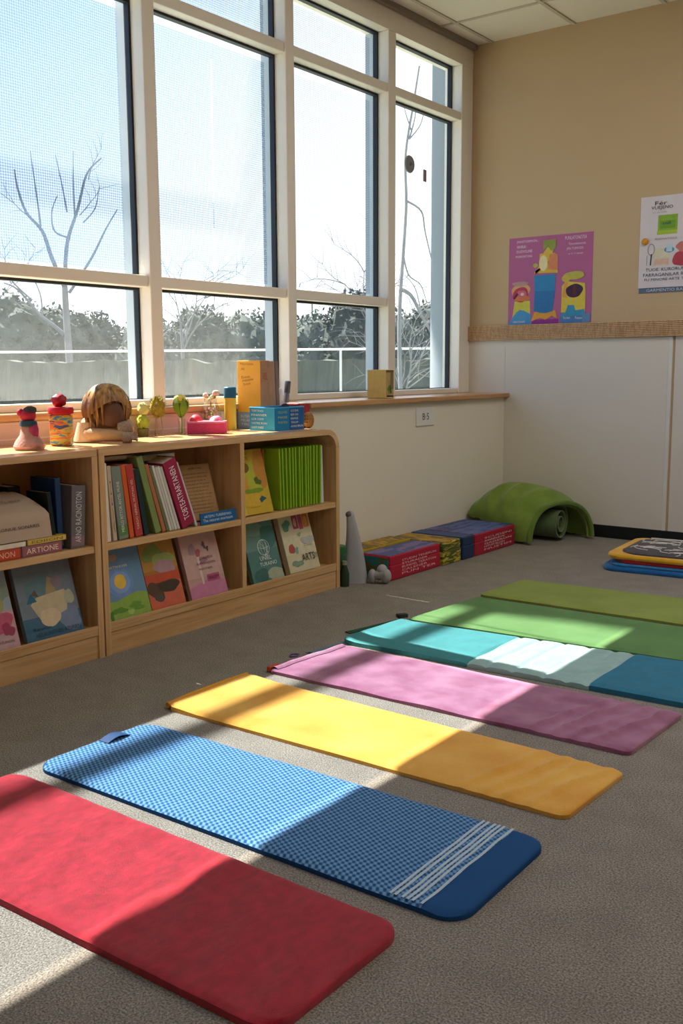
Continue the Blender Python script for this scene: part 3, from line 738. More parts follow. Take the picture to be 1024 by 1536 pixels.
faceout('orange picture book with a green tree and brown rocks', -3.104, .172, .262, .018, .186, ZB, R(17), '#b0763a', G3,
        [(rect(0, 1, .55, 1), '#b98a3e'), (blob(.35, .8, .25, .16, wob=.2, seed=3), '#7f9247'), (blob(.62, .68, .3, .12, wob=.1, seed=4), '#9aa860'), (blob(.62, .58, .32, .1, wob=.1, seed=5), '#b38d93'), (rect(0, 1, .36, .5), '#c4553a'),
         (rect(0, 1, .0, .36), '#cf6a50'), (blob(.22, .28, .22, .12, wob=.12, seed=7), '#5d4636'), (blob(.62, .3, .28, .1, wob=.14, seed=8), '#4a3d30'), (blob(.3, .16, .16, .06, wob=.1, seed=6), '#5a5040')], [])
faceout('pale pink picture book with small sketches on its cover', -2.902, .2, .26, .02, .19, ZB, R(17), '#c59a94', G3,
        [([(0, 0), (1, 0), (1, .2), (.6, .28), (0, .16)], '#c980a0'), (rect(.0, 1, .3, 1), '#cba69c'), (blob(.28, .74, .09, .1, wob=.15, seed=3), '#a98d93'), (blob(.42, .68, .07, .06, wob=.1, seed=2), '#b85f68'), (blob(.62, .78, .05, .05, wob=.3, seed=5), '#6d5a5c'), (blob(.7, .72, .04, .03, wob=.3, seed=6), '#5c4a4e'),
         (blob(.5, .55, .1, .05, wob=.3, seed=8), '#a57780'), (rect(.52, .86, .22, .33), '#b5587c'), (rect(.36, .42, .2, .62), '#e2c2bb')],
        [('SAINTELA', .42, .57, .36, .04, '#5c3b44'), ('KARUNDEN', .32, .49, .5, .035, '#7c4a58'), ('MOTIER', .36, .41, .36, .03, '#6c4450'), ('BALLEM', .56, .25, .26, .05, '#7c2a50')])
# right compartment
G4 = 'books in the right compartment'
faceout('yellow picture book with green and brown blots, upper right compartment', -2.603, .192, .272, .016, .186, ZM, R(15), '#c9a834', G3,
        [(rect(0, .16, 0, 1), '#cdb84a'), (blob(.55, .55, .3, .28, wob=.12, seed=3), '#b5b83e'), (blob(.2, .45, .22, .16, wob=.12, seed=5), '#d49a35'), (blob(.85, .7, .22, .3, wob=.06, seed=6), '#c6893a'), (blob(.5, .35, .24, .06, wob=.25, seed=8), '#7f9a2e'), (blob(.35, .72, .16, .07, wob=.06), '#7a6222'),
         (blob(.68, .5, .1, .06, wob=.25, seed=9), '#56702a'), (blob(.45, .22, .34, .12, wob=.08, seed=4), '#d2ac37'), ([(.62, .22), (.66, .16), (.86, .22), (.72, .27)], '#2f5f63')],
        [('SIMPIOSE', .1, .92, .4, .03, '#5c5a22'), ('ITTE', .3, .84, .2, .05, '#6c6a2a'), ('el natoren', .3, .1, .3, .025, '#8a7a28')])
upright('brown kraft folder standing between the yellow book and the green folders', -2.392, .012, .262, .17, R(3), '#a5682f', G4, x=.12, name='folder', cat='folder')
ordn = ['first', 'second', 'third', 'fourth', 'fifth', 'sixth', 'seventh', 'eighth', 'ninth', 'tenth', 'eleventh', 'twelfth', 'thirteenth', 'fourteenth']
fold = None
def folder_proto(loc, lean):
    t = thing('file_folder', 'x', 'folder', loc, 0, 'lime green file folders'); t.rotation_euler = (lean, 0, 0)
    mb = MB(); mb.box(-.17, 0, 0, .0016, 0, .262, .0006); mb.box(-.17, 0, .0069, .0085, 0, .262, .0006); mb.box(-.003, .004, 0, .0085, 0, .262, .003)
    mb.build('cover', mat('#93bd2a', .45, .12, 30), t)
    BX(-.165, -.003, .0016, .0069, .004, .252).build('pages', mat('#b8c088', .9, .1, 100), t)
    return t
for i in range(14):
    yy = -2.365+i*.0203; ln = R(2.0-.55*i*.4+random.uniform(-.35, .35))
    loc = (.186+random.uniform(-.004, .003), yy, ZM+.0026)
    if i == 0: fold = folder_proto(loc, ln); o = fold
    else:
        o = fold.copy(); COL.objects.link(o); o.location = loc; o.rotation_euler = (ln, 0, 0)
        for ch in fold.children:
            c_ = ch.copy(); COL.objects.link(c_); c_.parent = o
    o['label'] = 'lime green file folder, %s from the left in the upper right compartment' % ordn[i]
upright('white folder at the right end of the green folders', -2.0795, .02, .258, .17, R(2), '#cfd0d4', G4, x=.178, name='folder', cat='folder')
faceout('teal green picture book with a white scribbled globe on its cover', -2.546, .194, .266, .02, .19, ZB, R(17), '#55807a', G3,
        [(rect(0, 1, .5, 1), '#6a8f86'), (blob(.3, .85, .35, .14, wob=.15, seed=3), '#7fa08f'), (blob(.8, .7, .25, .2, wob=.12, seed=4), '#497870'), (blob(.75, .08, .3, .1, wob=.12, seed=5), '#a8b094'), (blob(.3, .1, .25, .1, wob=.12, seed=6), '#3f6a66')],
        [('UNIEL', .34, .33, .36, .07, '#e6ece6'), ('TURAINO', .3, .24, .55, .06, '#e6ece6')])
gl_book = [o for o in bpy.data.objects if o.get('label', '').startswith('teal green picture book')][0]
gm = MB()
def ring(cy, cz, ry, rz, r=.0009, a0=0, a1=2*pi): return [(.0016, cy+ry*cos(a0+(a1-a0)*i/24), cz+rz*sin(a0+(a1-a0)*i/24)) for i in range(25)]
gm.tube(ring(.105, .142, .036, .034), .0011, 5); gm.tube(ring(.105, .142, .018, .034), .0009, 5); gm.tube(ring(.1, .142, .028, .033), .0009, 5)
gm.tube([(.0016, .07, .145), (.0016, .105, .137), (.0016, .141, .145)], .0009, 5); gm.tube([(.0016, .105, .176), (.0016, .108, .1)], .0009, 5); gm.tube([(.0016, .085, .168), (.0016, .13, .115)], .0009, 5)
gm.build('globe_drawing', mat('#e6ece6', .6, 0), [c for c in gl_book.children if c.name.startswith('cover') and 'picture' not in c.name][0])
faceout('cream picture book with red and orange block letters, lower right compartment', -2.31, .208, .262, .028, .19, ZB, R(17), '#d3c7a4', G3,
        [(rect(.0, 1, .3, .62), '#d8cfae'), (rect(.42, .6, .72, .95), '#a6455f'), (rect(.62, .75, .7, .97), '#b9486c'), (rect(.77, .95, .72, .95), '#cf6b35'), (blob(.85, .83, .06, .08), '#d9a13c'), (blob(.5, .83, .05, .07, wob=.1), '#d5b0a0'), (blob(.2, .8, .13, .09, wob=.2, seed=2), '#5f8f7c'), (blob(.22, .4, .09, .09, wob=.12, seed=3), '#b5574e'),
         (blob(.36, .36, .07, .05, wob=.2, seed=6), '#7fa597'), (blob(.3, .14, .16, .06, wob=.2, seed=7), '#7f9c84'), (blob(.8, .5, .2, .08, wob=.2, seed=8), '#b9bcb2'), (blob(.55, .62, .05, .04, wob=.2, seed=1), '#8fa58d')],
        [('ARTS', .46, .16, .42, .12, '#2b2320'), ('vir meloni', .6, .4, .3, .03, '#8b8878'), ('ete', .88, .18, .1, .1, '#5e8f87')])

# ---------------------------------------------------------------- things on the bookcase top
ZT = .7302
VR = math.atan2(.6018, .7986)       # turn that faces the room's viewer side
# dough figurine
t = thing('figurine', 'small modelling-clay figure with pink skirt and red scarf, leftmost on the bookcase', 'figurine', (.03, -3.49, ZT), VR)
mb = MB(); mb.lathe([(0, 0), (.047, 0), (.053, .012), (.045, .03), (.03, .05), (.024, .075), (.016, .09), (0, .092)], n=24)
mb.sphere((.022, -.015, .02), (.033, .03, .02), 16, 10, nz=.1); mb.build('body', mat('#b98a80', .8, .25, 60, .4, 150), t, True)
MB().sphere((.016, -.006, .062), (.020, .02, .03), 14, 10, nz=.15).build('sleeve', mat('#a8375f', .8, .2, 50), t, True)
MB().lathe([(.02, .078), (.03, .082), (.028, .096), (.018, .1)], n=18).build('collar', mat('#2b4658', .8, .2, 50), t, True)
mb = MB(); mb.sphere((0, 0, .116), (.027, .024, .022), 16, 10, nz=.12); mb.sphere((-.024, 0, .126), (.014, .012, .013), 12, 8); mb.build('scarf', mat('#b0243a', .7, .15, 50), t, True)
MB().sphere((.008, 0, .134), (.022, .02, .014), 16, 10, nz=.15).build('hair', mat('#3c3a38', .8, .15, 60), t, True)
# painted jar with red lid
t = thing('painted_jar', 'jar painted in blue, orange and yellow bands with a red knobbed lid', 'jar', (-.03, -3.31, ZT), VR)
MB().box(-.036, .036, -.03, .03, 0, .112, .008).build('jar', stripes_mat(['#33619a', '#4b8fae', '#c9b33c', '#d9743a', '#3f5a86', '#b3546a'], 2, 75, 2.2, .4), t, True)
MB().lathe([(.036, .112), (.044, .114), (.046, .128), (.042, .137), (0, .139)], n=24).build('lid', mat('#c4242c', .35, .08, 30), t, True)
MB().sphere((-.004, 0, .160), (.027, .024, .024), 18, 12, nz=.2).build('knob', mat('#a51c2b', .4, .1, 30), t, True)
# slumped doll
t = thing('doll', 'blonde doll slumped face-down over its folded arms on the bookcase', 'doll', (-.04, -3.09, ZT), VR)
def skin_body(name, verts, edges, radii, m, parent, levels=2):
    me = bpy.data.meshes.new(name); me.from_pydata(verts, edges, []); o = bpy.data.objects.new(name, me); COL.objects.link(o)
    md = o.modifiers.new('skin', 'SKIN'); md.use_smooth_shade = True
    for i, r in enumerate(radii):
        sv = me.skin_vertices[0].data[i]; sv.radius = (r, r); sv.use_root = (i == 0)
    sd = o.modifiers.new('sub', 'SUBSURF'); sd.levels = levels; sd.render_levels = levels
    bpy.context.view_layer.update()
    me2 = bpy.data.meshes.new_from_object(o.evaluated_get(bpy.context.evaluated_depsgraph_get())); COL.objects.unlink(o); bpy.data.objects.remove(o)
    me2.name = name; me2.materials.clear(); me2.materials.append(m)
    for p in me2.polygons: p.use_smooth = True
    ob = bpy.data.objects.new(name, me2); COL.objects.link(ob); ob.parent = parent
    return ob
V_ = [(-.055, .035, .045), (-.02, .03, .085), (.0, .0, .115), (.015, -.01, .135), (-.085, .0, .065), (-.07, -.05, .028), (-.01, -.065, .03), (.055, -.065, .026), (.095, -.062, .022), (.055, .02, .065), (.09, -.02, .05), (.06, -.05, .045)]
E_ = [(0, 1), (1, 2), (2, 3), (1, 4), (4, 5), (5, 6), (6, 7), (7, 8), (1, 9), (9, 10), (10, 11)]
skin_body('body', V_, E_, [.042, .04, .04, .05, .036, .03, .026, .024, .018, .034, .028, .022], mat('#b99a78', .85, .15, 60, .4, 300), t)
# hair: strands combed from the crown down both sides
hb = MB()
HC = Vector((.0, -.012, .125))
def hair_cap(u, v):
    th = 2*pi*u; ph = v*pi*.62
    rx, ry, rz = .083, .068, .088
    front = max(0, sin(th-pi))  # towards the viewer the hair parts and leaves the face dark
    ph2 = ph*(1.0-.36*max(0, cos(th+pi/2-.55))**2)
    w = 1+.03*sin(th*17)+.02*sin(th*31+v*3)
    return HC+Vector((rx*w*sin(ph2)*cos(th), ry*w*sin(ph2)*sin(th), rz*cos(ph2)))
hb.grid(hair_cap, 96, 18, thick=-.006)
rr = random.Random(11)
for k in range(80):
    th = rr.uniform(pi*.7, pi*2.3); dth = abs(th-(1.5*pi+.5)); L = rr.uniform(.36, .44) if dth < .5 else rr.uniform(.60, .80)
    pts = []
    for i in range(8):
        ph = (.1+.9*i/7)*pi*L
        pts.append(HC+Vector((.086*sin(min(ph, 2.0))*cos(th), .071*sin(min(ph, 2.0))*sin(th), .09*cos(ph))))
    if min(p.z for p in pts) > .02: hb.tube(pts, [.005, .0055, .0055, .005, .005, .004, .003, .0015], 5)
def hair_mat():
    m, nt, N, L, b = base('blonde_hair'); tc = N.new('ShaderNodeTexCoord'); mp = N.new('ShaderNodeMapping'); mp.inputs['Scale'].default_value = (60, 60, 4)
    L.new(tc.outputs['Object'], mp.inputs[0]); n = N.new('ShaderNodeTexNoise'); n.inputs['Scale'].default_value = 1; n.inputs['Detail'].default_value = 4; L.new(mp.outputs[0], n.inputs['Vector'])
    rp = N.new('ShaderNodeValToRGB'); rp.color_ramp.elements[0].position = .35; rp.color_ramp.elements[1].position = .65; rp.color_ramp.elements[0].color = lin('#6b4318'); rp.color_ramp.elements[1].color = lin('#c99a52')
    L.new(n.outputs['Fac'], rp.inputs[0]); L.new(rp.outputs[0], b.inputs['Base Color']); b.inputs['Roughness'].default_value = .4
    return m
hb.build('hair', hair_mat(), t, True)
MB().sphere((.022, -.045, .108), (.05, .034, .055), 20, 14).build('face', mat('#6b4a3a', .8, .1, 30), t, True)  # shadow under the hair is put into the dark face colour
mb = MB(); mb.tube([(.05, -.05, .05), (.075, -.048, .052), (.092, -.04, .06)], [.026, .028, .024], 14); mb.tube([(.07, -.066, .02), (.10, -.064, .019)], [.024, .02], 14)
mb.build('knitted_cuff', mat('#a89383', .9, .5, 160, .8, 220), t, True)
mb = MB()
for k in range(4): mb.tube([(.098, -.070+k*.006, .016+.002*k), (.116, -.072+k*.006, .014+.002*k), (.124-.002*k, -.071+k*.005, .008)], [.006, .0055, .004], 8)
mb.tube([(.1, -.075, .02), (.112, -.084, .012)], [.005, .0035], 8); mb.build('hand', mat('#9d8d7d', .8, .2, 60), t, True)
MB().grid(lambda u, v: Vector((-.075+.05*cos(2*pi*u)*(.6+.4*v)-.0, -.03+.045*sin(2*pi*u)*(.6+.4*v), .075-.07*v)), 24, 6).build('sleeve', mat('#cdb394', .9, .1, 60, .4, 200), t, True)
# cactus-like stacked tufts
t = thing('topiary', 'pair of small yellow-green moss balls stacked on a little pot, right of the doll', 'plant', (-.14, -2.83, ZT), VR)
MB().lathe([(0, 0), (.02, 0), (.025, .03), (.02, .034), (0, .034)], n=18).build('pot', mat('#6f6a3e', .8, .2, 40), t, True)
mb = MB(); mb.sphere((0, 0, .058), (.026, .024, .03), 18, 12, nz=.35, ns=14); mb.build('lower_ball', mat('#9aa638', .9, .35, 60, .8, 90), t, True)
mb = MB(); mb.sphere((.004, 0, .112), (.023, .02, .026), 18, 12, nz=.3, ns=14); mb.build('upper_ball', mat('#bdb878', .9, .3, 60, .8, 90), t, True)
# tuft on wire legs
t = thing('tuft_stand', 'olive fuzzy ball standing on three thin wire legs', 'ornament', (-.11, -2.775, ZT), VR)
mb = MB(); mb.sphere((0, 0, .118), (.029, .027, .040), 20, 14, nz=.35, ns=16)
rr = random.Random(2)
for _ in range(90):
    dv = Vector((rr.gauss(0, 1), rr.gauss(0, 1), rr.gauss(0, 1))).normalized(); p = Vector((dv.x*.029, dv.y*.027, .118+dv.z*.04)); mb.tube([p*1.0, p+dv*.009], [.002, .0006], 4)
mb.build('ball', mat('#8c7d2a', .95, .35, 50), t)
for k in range(3):
    a = 2*pi*k/3+.4; MB().tube([(.012*cos(a), .012*sin(a), .085), (.02*cos(a), .02*sin(a), .0)], .0016, 6).build('leg', mat('#8d7a52', .4, .1, 20), t, True)
# tulip in glass
t = thing('tulip_glass', 'green tulip-like bud with pale yellow tip standing in a small clear glass', 'flower', (-.09, -2.665, ZT), VR)
MB().lathe([(0, 0), (.015, 0), (.013, .035), (.017, .07), (.0155, .07), (.011, .035), (.012, .003), (0, .003)], n=20).build('glass', clear_mat(), t, True)
MB().tube([(0, 0, .004), (.002, 0, .06), (0, 0, .1)], .003, 6).build('stem', mat('#5d7a30', .6, .1, 30), t, True)
mb = MB()
for k in range(6):
    a = 2*pi*k/6; ca, sa = cos(a), sin(a)
    mb.grid(lambda u, v, ca=ca, sa=sa: Vector(((.006+.026*sin(pi*min(u*1.05, 1)*.75))*ca-(v-.5)*.03*sin(pi*u)*sa, (.006+.026*sin(pi*min(u*1.05, 1)*.75))*sa+(v-.5)*.03*sin(pi*u)*ca, .07+.085*u)), 8, 4, thick=.001)
mb.build('leaves', mat('#6e8a24', .5, .25, 40), t, True)
MB().sphere((-.003, 0, .148), (.025, .022, .018), 16, 10, nz=.2).build('petals', mat('#e0d36a', .6, .15, 40), t, True)
# pink basket with balls
t = thing('basket', 'shallow pink woven basket holding two balls on the bookcase', 'basket', (-.06, -2.545, ZT), VR)
mb = MB(); mb.box(-.077, .077, -.035, .035, 0, .006, .002)
for k in range(7): mb.tube([(x_*.077, y_*.035, .004+k*.0062) for x_, y_ in ((-1, -1), (1, -1), (1, 1), (-1, 1), (-1, -1))], .0038, 6)
for k in range(16): mb.tube([(-.073+k*.0097, -.036, 0.002), (-.073+k*.0097, -.036, .046)], .0026, 5)
mb.build('weave', mat('#d8487f', .6, .2, 60), t)
mb = MB(); mb.tube([(x_*.077, y_*.035, .048) for x_, y_ in ((-1, -1), (1, -1), (1, 1), (-1, 1), (-1, -1))], .005, 8); mb.build('rim', mat('#e88cae', .6, .15, 40), t, True)
GB = 'balls in the pink basket'
wm = t.matrix_basis
def on(tt, p): return Matrix.Rotation(VR, 4, 'Z') @ Vector(p)+Vector((tt[0], tt[1], tt[2]))
p = on((-.06, -2.545, ZT), (-.048, 0, .0365+.0065)); tag(MB().sphere((0, 0, 0), (.029, .028, .0365), 24, 16).build('ball', mat('#e23a50', .5, .08, 30), None, True), 'bright red ball in the left of the pink basket', 'ball', GB).location = p
p = on((-.06, -2.545, ZT), (.038, 0, .034+.0065)); tag(MB().sphere((0, 0, 0), (.033, .03, .034), 24, 16, nz=.05).build('ball', stripes_mat(['#e2407c', '#f0b0b4', '#e05a8c', '#e9d9a0'], 2, 45, 2, .5), None, True), 'pink marbled ball in the right of the pink basket', 'ball', GB).location = p
# clear bowl of greenery behind the basket
t = thing('glass_globe', 'round clear glass globe with pale flowers inside, behind the pink basket', 'vase', (-.165, -2.415, ZT), VR)
MB().lathe([(0, 0), (.026, 0), (.03, .008), (.04, .03), (.046, .07), (.04, .105), (.028, .125), (.031, .14), (.029, .14), (.026, .125), (.037, .104), (.043, .07), (.037, .032), (.02, .01), (0, .008)], n=28).build('globe', clear_mat((.97, .98, .95, 1)), t, True)
mb = MB(); rr = random.Random(8)
for _ in range(26): mb.sphere((rr.uniform(-.026, .026), rr.uniform(-.022, .022), .03+rr.random()*.07), rr.uniform(.006, .012), 8, 6, mi=rr.randrange(3))
for _ in range(9): mb.sphere((rr.uniform(-.03, .03), rr.uniform(-.02, .02), .135+rr.random()*.03), rr.uniform(.008, .014), 8, 6, mi=rr.randrange(3))
mb.tube([(0, 0, .01), (0, 0, .14)], .003, 6, mi=1); mb.build('flowers', [mat('#d8cfae', .8, .2, 40), mat('#8e9c5c', .8, .2, 40), mat('#e3b7a8', .8, .2, 40)], t, True)
# yellow canister
t = thing('canister', 'tall yellow canister with a teal cap beside the orange folder box', 'canister', (-.125, -2.335, ZT), VR)
MB().lathe([(0, 0), (.024, 0), (.026, .004), (.026, .142), (0, .142)], n=28).build('canister', mat('#c9b33f', .4, .06, 20), t, True)
MB().lathe([(0, .142), (.0275, .142), (.0275, .186), (.024, .19), (0, .19)], n=28).build('cap', mat('#1f5d7c', .4, .06, 20), t, True)
# orange folder box + books
OB = Matrix.Rotation(0, 4, 'Z')
t = thing('folder_box', 'orange document box with scribbled writing and a grey-blue base, on the bookcase', 'box', (-.192, -2.215, ZT), R(0))
BX(0, .14, 0, .062, 0, .075, .002).build('base_band', mat('#8b98a8', .6, .15, 50), t)
BX(0, .14, 0, .062, .075, .305, .002).build('box', mat('#eba92c', .55, .08, 12), t)
for k, (s_, zz, ww) in enumerate([('Mornuta', .285, .08), ('Al', .262, .02), ('Eston', .225, .05), ('melunoer', .21, .07), ('Tirrem', .192, .045)]): text(t, s_, (.02+.004*k, 0, zz), (1, 0, .04*k), (0, 0, 1), ww, .011, mat('#9a6a1c', .7, 0))
for k, s_ in enumerate(['RUTEN VORI', 'MILANESO', 'TIRUON']): text(t, s_, (.02, 0, .05-.018*k), (1, 0, 0), (0, 0, 1), .1, .012, mat('#dfe4ea', .7, 0))
BX(.14, .1412, .0, .061, .003, .303).build('side_panel', mat('#a98266', .75, .2, 30), t)
text(t, 'VEL', (.1412, .012, .22), (0, 1, 0), (0, 0, 1), .035, .03, mat('#b0503c', .7, 0))
def slab(label, x, y, T, W, H, col, rz, lean=0, group='worn books beside the orange box', name='book'):
    t = thing(name, label, 'book', (x, y, ZT+.001), rz, group); t.rotation_euler = (lean, 0, rz)
    mb = MB(); mb.box(0, W, 0, .002, 0, H); mb.box(0, W, T-.002, T, 0, H); mb.box(W-.001, W+.002, 0, T, 0, H, .0008); mb.build('cover', mat(col, .7, .2, 30), t)
    BX(.003, W-.001, .002, T-.002, .003, H-.003).build('pages', pages_m, t)
    return t
slab('brown-spined worn book right of the orange box', -.185, -2.146, .042, .13, .30, '#a98a72', R(0), R(2.5))
slab('grey-mauve slim book rightmost of the worn books', -.182, -2.098, .022, .125, .30, '#7d6f70', R(0), R(2.5))
# pencils / markers
t = thing('marker_pen', 'white marker pen leaning behind the blue box', 'pen', (-.075, -2.055, ZT+.004)); t.rotation_euler = (R(-4), R(-3), 0)
MB().lathe([(0, 0), (.011, 0), (.011, .16), (.006, .175), (0, .176)], n=16).build('barrel', mat('#d6d2d6', .4, .05, 20), t, True)
MB().lathe([(.0, .0), (.0122, .0), (.0122, .05), (.0, .05)], n=16).build('cap', mat('#8c8892', .4, .05, 20), t, True)
t = thing('marker_pen', 'dark grey flat marker standing right of the white marker', 'pen', (-.078, -2.028, ZT+.004)); t.rotation_euler = (R(-6), R(3), 0)
BX(-.012, .012, -.009, .009, 0, .205, .006).build('barrel', mat('#6d6a72', .45, .1, 20), t, True)
BX(-.0128, .0128, -.0098, .0098, .15, .21, .006).build('cap', mat('#54525a', .45, .1, 20), t, True)
# blue lettered box
t = thing('blue_box', 'open-topped bright blue box covered in small white writing at the bookcase right end', 'box', (.095, -2.292, ZT), R(0))
mb = MB(); W_, D_, H_ = .145, .2, .1
mb.box(-W_+.0, 0, 0, .004, 0, H_); mb.box(-W_, 0, D_-.004, D_, 0, H_); mb.box(-W_, -W_+.004, .004, D_-.004, 0, H_); mb.box(-.004, 0, .004, D_-.004, 0, H_); mb.box(-W_+.004, -.004, .004, D_-.004, 0, .004)
mb.build('tray', mat('#1f7fb8', .5, .08, 20), t)
BX(-W_+.001, -.0, -.0006, 0, .002, H_-.002).build('end_panel', mat('#2f9cc9', .5, .08, 20), t)
BX(0, .0006, D_*.5, D_-.001, .002, H_-.002).build('front_panel', mat('#1d5c9e', .5, .08, 20), t)
mb = MB(); mb.tube([(-W_, 0, H_), (0, 0, H_), (0, D_, H_), (-W_, D_, H_), (-W_, 0, H_)], .003, 6); mb.build('rim', mat('#4aa8d8', .5, .08, 20), t, True)
for k, s_ in enumerate(['TERTINO', 'FINANER', 'UCR COMI', 'VATRE RON', 'SAM NEE']): text(t, s_, (-W_+.012, -.0006, .082-.018*k), (1, 0, 0), (0, 0, 1), .07+.02*(k % 2), .009, mat('#dff0f6', .6, 0))
for k, s_ in enumerate(['COM', 'BER ON', 'RIRMUE', 'TENOM', 'ANNE BRUN']): text(t, s_, (.0006, D_*.54, .08-.017*k), (0, 1, 0), (0, 0, 1), .05+.035*(k == 4), .009, mat('#e4e6c8' if k < 2 else '#dff0f6', .6, 0), lift=.0008)
for k, s_ in enumerate(['OLIVES', 'MARE', 'FORTEN']): text(t, s_, (0, D_*.12, .075-.022*k), (0, 1, 0), (0, 0, 1), .06, .010, mat('#b8c56a', .6, 0))
tag(MB().sphere((0, 0, 0), .021, 20, 14).build('ball', mat('#1d2a4a', .6, .1, 30), None, True), 'small navy ball resting in the top of the blue box', 'ball').location = (.06, -2.18, ZT+.0960)
st = thing('tissue_bundle', 'crumpled white paper filling the blue box', 'paper', (.0225, -2.192, ZT+.0045))
MB().sphere((0, 0, .036), (.06, .085, .036), 24, 14, nz=.25, ns=10).build('paper', mat('#dcdcd8', .9, .1, 40), st, True)
# red book and wicker ball
t = thing('book', 'red boxed book lying behind the wicker ball at the bookcase end', 'book', (.045, -2.062, ZT), R(0))
BX(-.1, -.0, 0, .075, 0, .11, .003).build('cover', mat('#a8323c', .5, .12, 30), t)
BX(-.098, -.003, .004, .072, .11, .1125).build('pages', pages_m, t)
t = thing('wicker_ball', 'tan wicker ball at the right end of the bookcase top', 'ball', (.075, -2.036, ZT))
mb = MB(); mb.sphere((0, 0, .036), (.024, .024, .034), 16, 12)
for k in range(7):
    a = pi*k/7; mb.tube([(.0255*cos(th)*cos(a), .0255*cos(th)*sin(a), .0365+.0355*sin(th)) for th in [2*pi*i/24 for i in range(25)]], .002, 5)
for k in range(5):
    zz = .013+k*.0115; r_ = .0255*sqrt(max(.05, 1-((zz-.0365)/.0355)**2)); mb.tube([(r_*cos(2*pi*i/24), r_*sin(2*pi*i/24), zz) for i in range(25)], .002, 5)
mb.build('weave', mat('#b98a55', .8, .3, 80), t, True)
# picture block on the sill
t = thing('picture_block', 'cream block with a painted green plant, standing on the window sill', 'ornament', (-.115, -1.31, .8422), R(12))
BX(0, .105, 0, .11, 0, .148, .004).build('block', mat('#d9bf83', .6, .1, 14), t)
picture(t, (.105, .003, .003), (0, 1, 0), (0, 0, 1), .104, .142, [(rect(0, 1, 0, 1), '#bfa164'), (rect(.55, 1, .3, 1), '#8f7a4a'), (rect(.0, 1, .92, 1), '#6d5a3a'), (blob(.45, .35, .2, .12, wob=.35, seed=3), '#4f6f24'), (blob(.55, .3, .18, .12, wob=.35, seed=5), '#3f5c1c'), (blob(.35, .3, .14, .1, wob=.35, seed=6), '#6b8a30'), ([(.5, .4), (.53, .4), (.6, .62), (.57, .62)], '#4f6f24'), ([(.42, .4), (.45, .4), (.36, .66), (.33, .66)], '#7d7444'), ([(.7, .7), (.72, .7), (.78, .9), (.75, .9)], '#5d4a30')], 'painting')
picture(t, (0.003, 0, .003), (1, 0, 0), (0, 0, 1), .099, .142, [(rect(0, 1, 0, 1), '#d3b468')], 'side_face')
t = thing('sill_clip', 'tiny dark clip lying on the sill in front of the picture block', 'clip', (.0, -1.275, .8422), R(40))
BX(-.018, .018, -.007, .007, 0, .008, .003).build('base', mat('#c9b48c', .5, .1, 30), t, True)
BX(-.012, .022, -.005, .005, .008, .016, .003).build('lever', mat('#2d2724', .5, .1, 30), t, True)
# switch plate
t = thing('wall_plate', 'white square plate marked B-5 on the wall under the sill', 'plate', (.0, -.93, .734))
BX(0, .007, -.091, .091, -.05, .05, .003).build('plate', mat('#e3e1dc', .4, .02, 10), t)
text(t, 'B·5', (.0072, -.032, -.017), (0, 1, 0), (0, 0, 1), .064, .036, mat('#4a4d5c', .6, 0))

# ---------------------------------------------------------------- floor: boxes, toy, cushion, stack
GX = 'flat boxes along the window wall'
def crate(label, x0, x1, y0, y1, h, front, end, top, words=(), wcol='#f0c8cc', name='flat_box'):
    t = thing(name, label, 'box', (x0, y0, .0005), 0, GX); W = x1-x0; D = y1-y0
    mb = MB()
    rr = random.Random(int(abs(y0)*1000))
    mb.box(0, W, 0, D, 0, h*.62, .006); mb.box(.002, W-.002, .002, D-.002, h*.6, h, .006)
    bd = mb.build('body', front, t)
    if end: BX(.01, W-.012, -.0012, .003, .008, h-.008).build('end_panel', end, t)
    if top: BX(.008, W-.01, .008, D-.008, h-.001, h+.0014).build('lid', top, t)
    for i, s_ in enumerate(words): text(bd, s_, (W+.0002, D*.22, h*.8-i*h*.135-.012), (0, 1, 0), (0, 0, 1), D*(.68 if i % 2 == 0 else .5), h*.085, mat(wcol, .6, 0), lift=.0008)
    return t
crate('red flat box with pink lettering and a purple lid, nearest the bookcase', .165, .335, -1.755, -1.302, .118, mat('#b21f3a', .5, .1, 20), stripes_mat(['#1f5a48', '#2a7a78', '#6a5a2a', '#3f8a6a'], 2, 50, 1.5, .5), stripes_mat(['#5d4a86', '#7a6a9c', '#3f4f8a', '#5a5a9c'], 0, 18, 1.5, .5), ['STUDIN TENERUN', 'STURADER', 'BUNDEL TERATON', 'CALENER', 'PUN TER'])
crate('long yellow scribbled flat box behind the red one against the wall', .02, .158, -1.78, -1.302, .126, mat('#a8932a', .55, .2, 30), None, stripes_mat(['#c9a52c', '#b9902a', '#6d5518', '#d1b23a', '#c59d2a'], 1, 26, 3, .5))
crate('yellow box with dark green scribbles between the two red boxes', .02, .345, -1.292, -1.112, .117, stripes_mat(['#b39f2c', '#c9b534', '#4d5c20', '#a8932a', '#c4a62c'], 2, 40, 3, .5), None, stripes_mat(['#c9a52c', '#b9902a', '#6d5518', '#d1b23a'], 1, 30, 3, .5))
crate('navy and blue flat box touching the yellow box', .02, .352, -1.104, -.985, .118, mat('#22365c', .5, .15, 20), None, stripes_mat(['#2a5a8c', '#24497c', '#3a6a94'], 1, 20, 1.5, .5))
crate('red flat box with white lettering and a blue painted lid, farthest from the bookcase', .02, .352, -.977, -.52, .116, mat('#a81f38', .5, .1, 20), None, stripes_mat(['#3a4f94', '#5a6aa4', '#2f3f7a', '#8a5a7a'], 0, 22, 1.8, .5), ['SCUDENI', 'ANADEN BUTE', 'GADERON', 'HITUM BLLEN', 'NUSTIM'], '#e8d4d6')
t = thing('green_tin', 'dark green tin standing between the bookcase end and the grey toy', 'tin', (.165, -1.935, .0005))
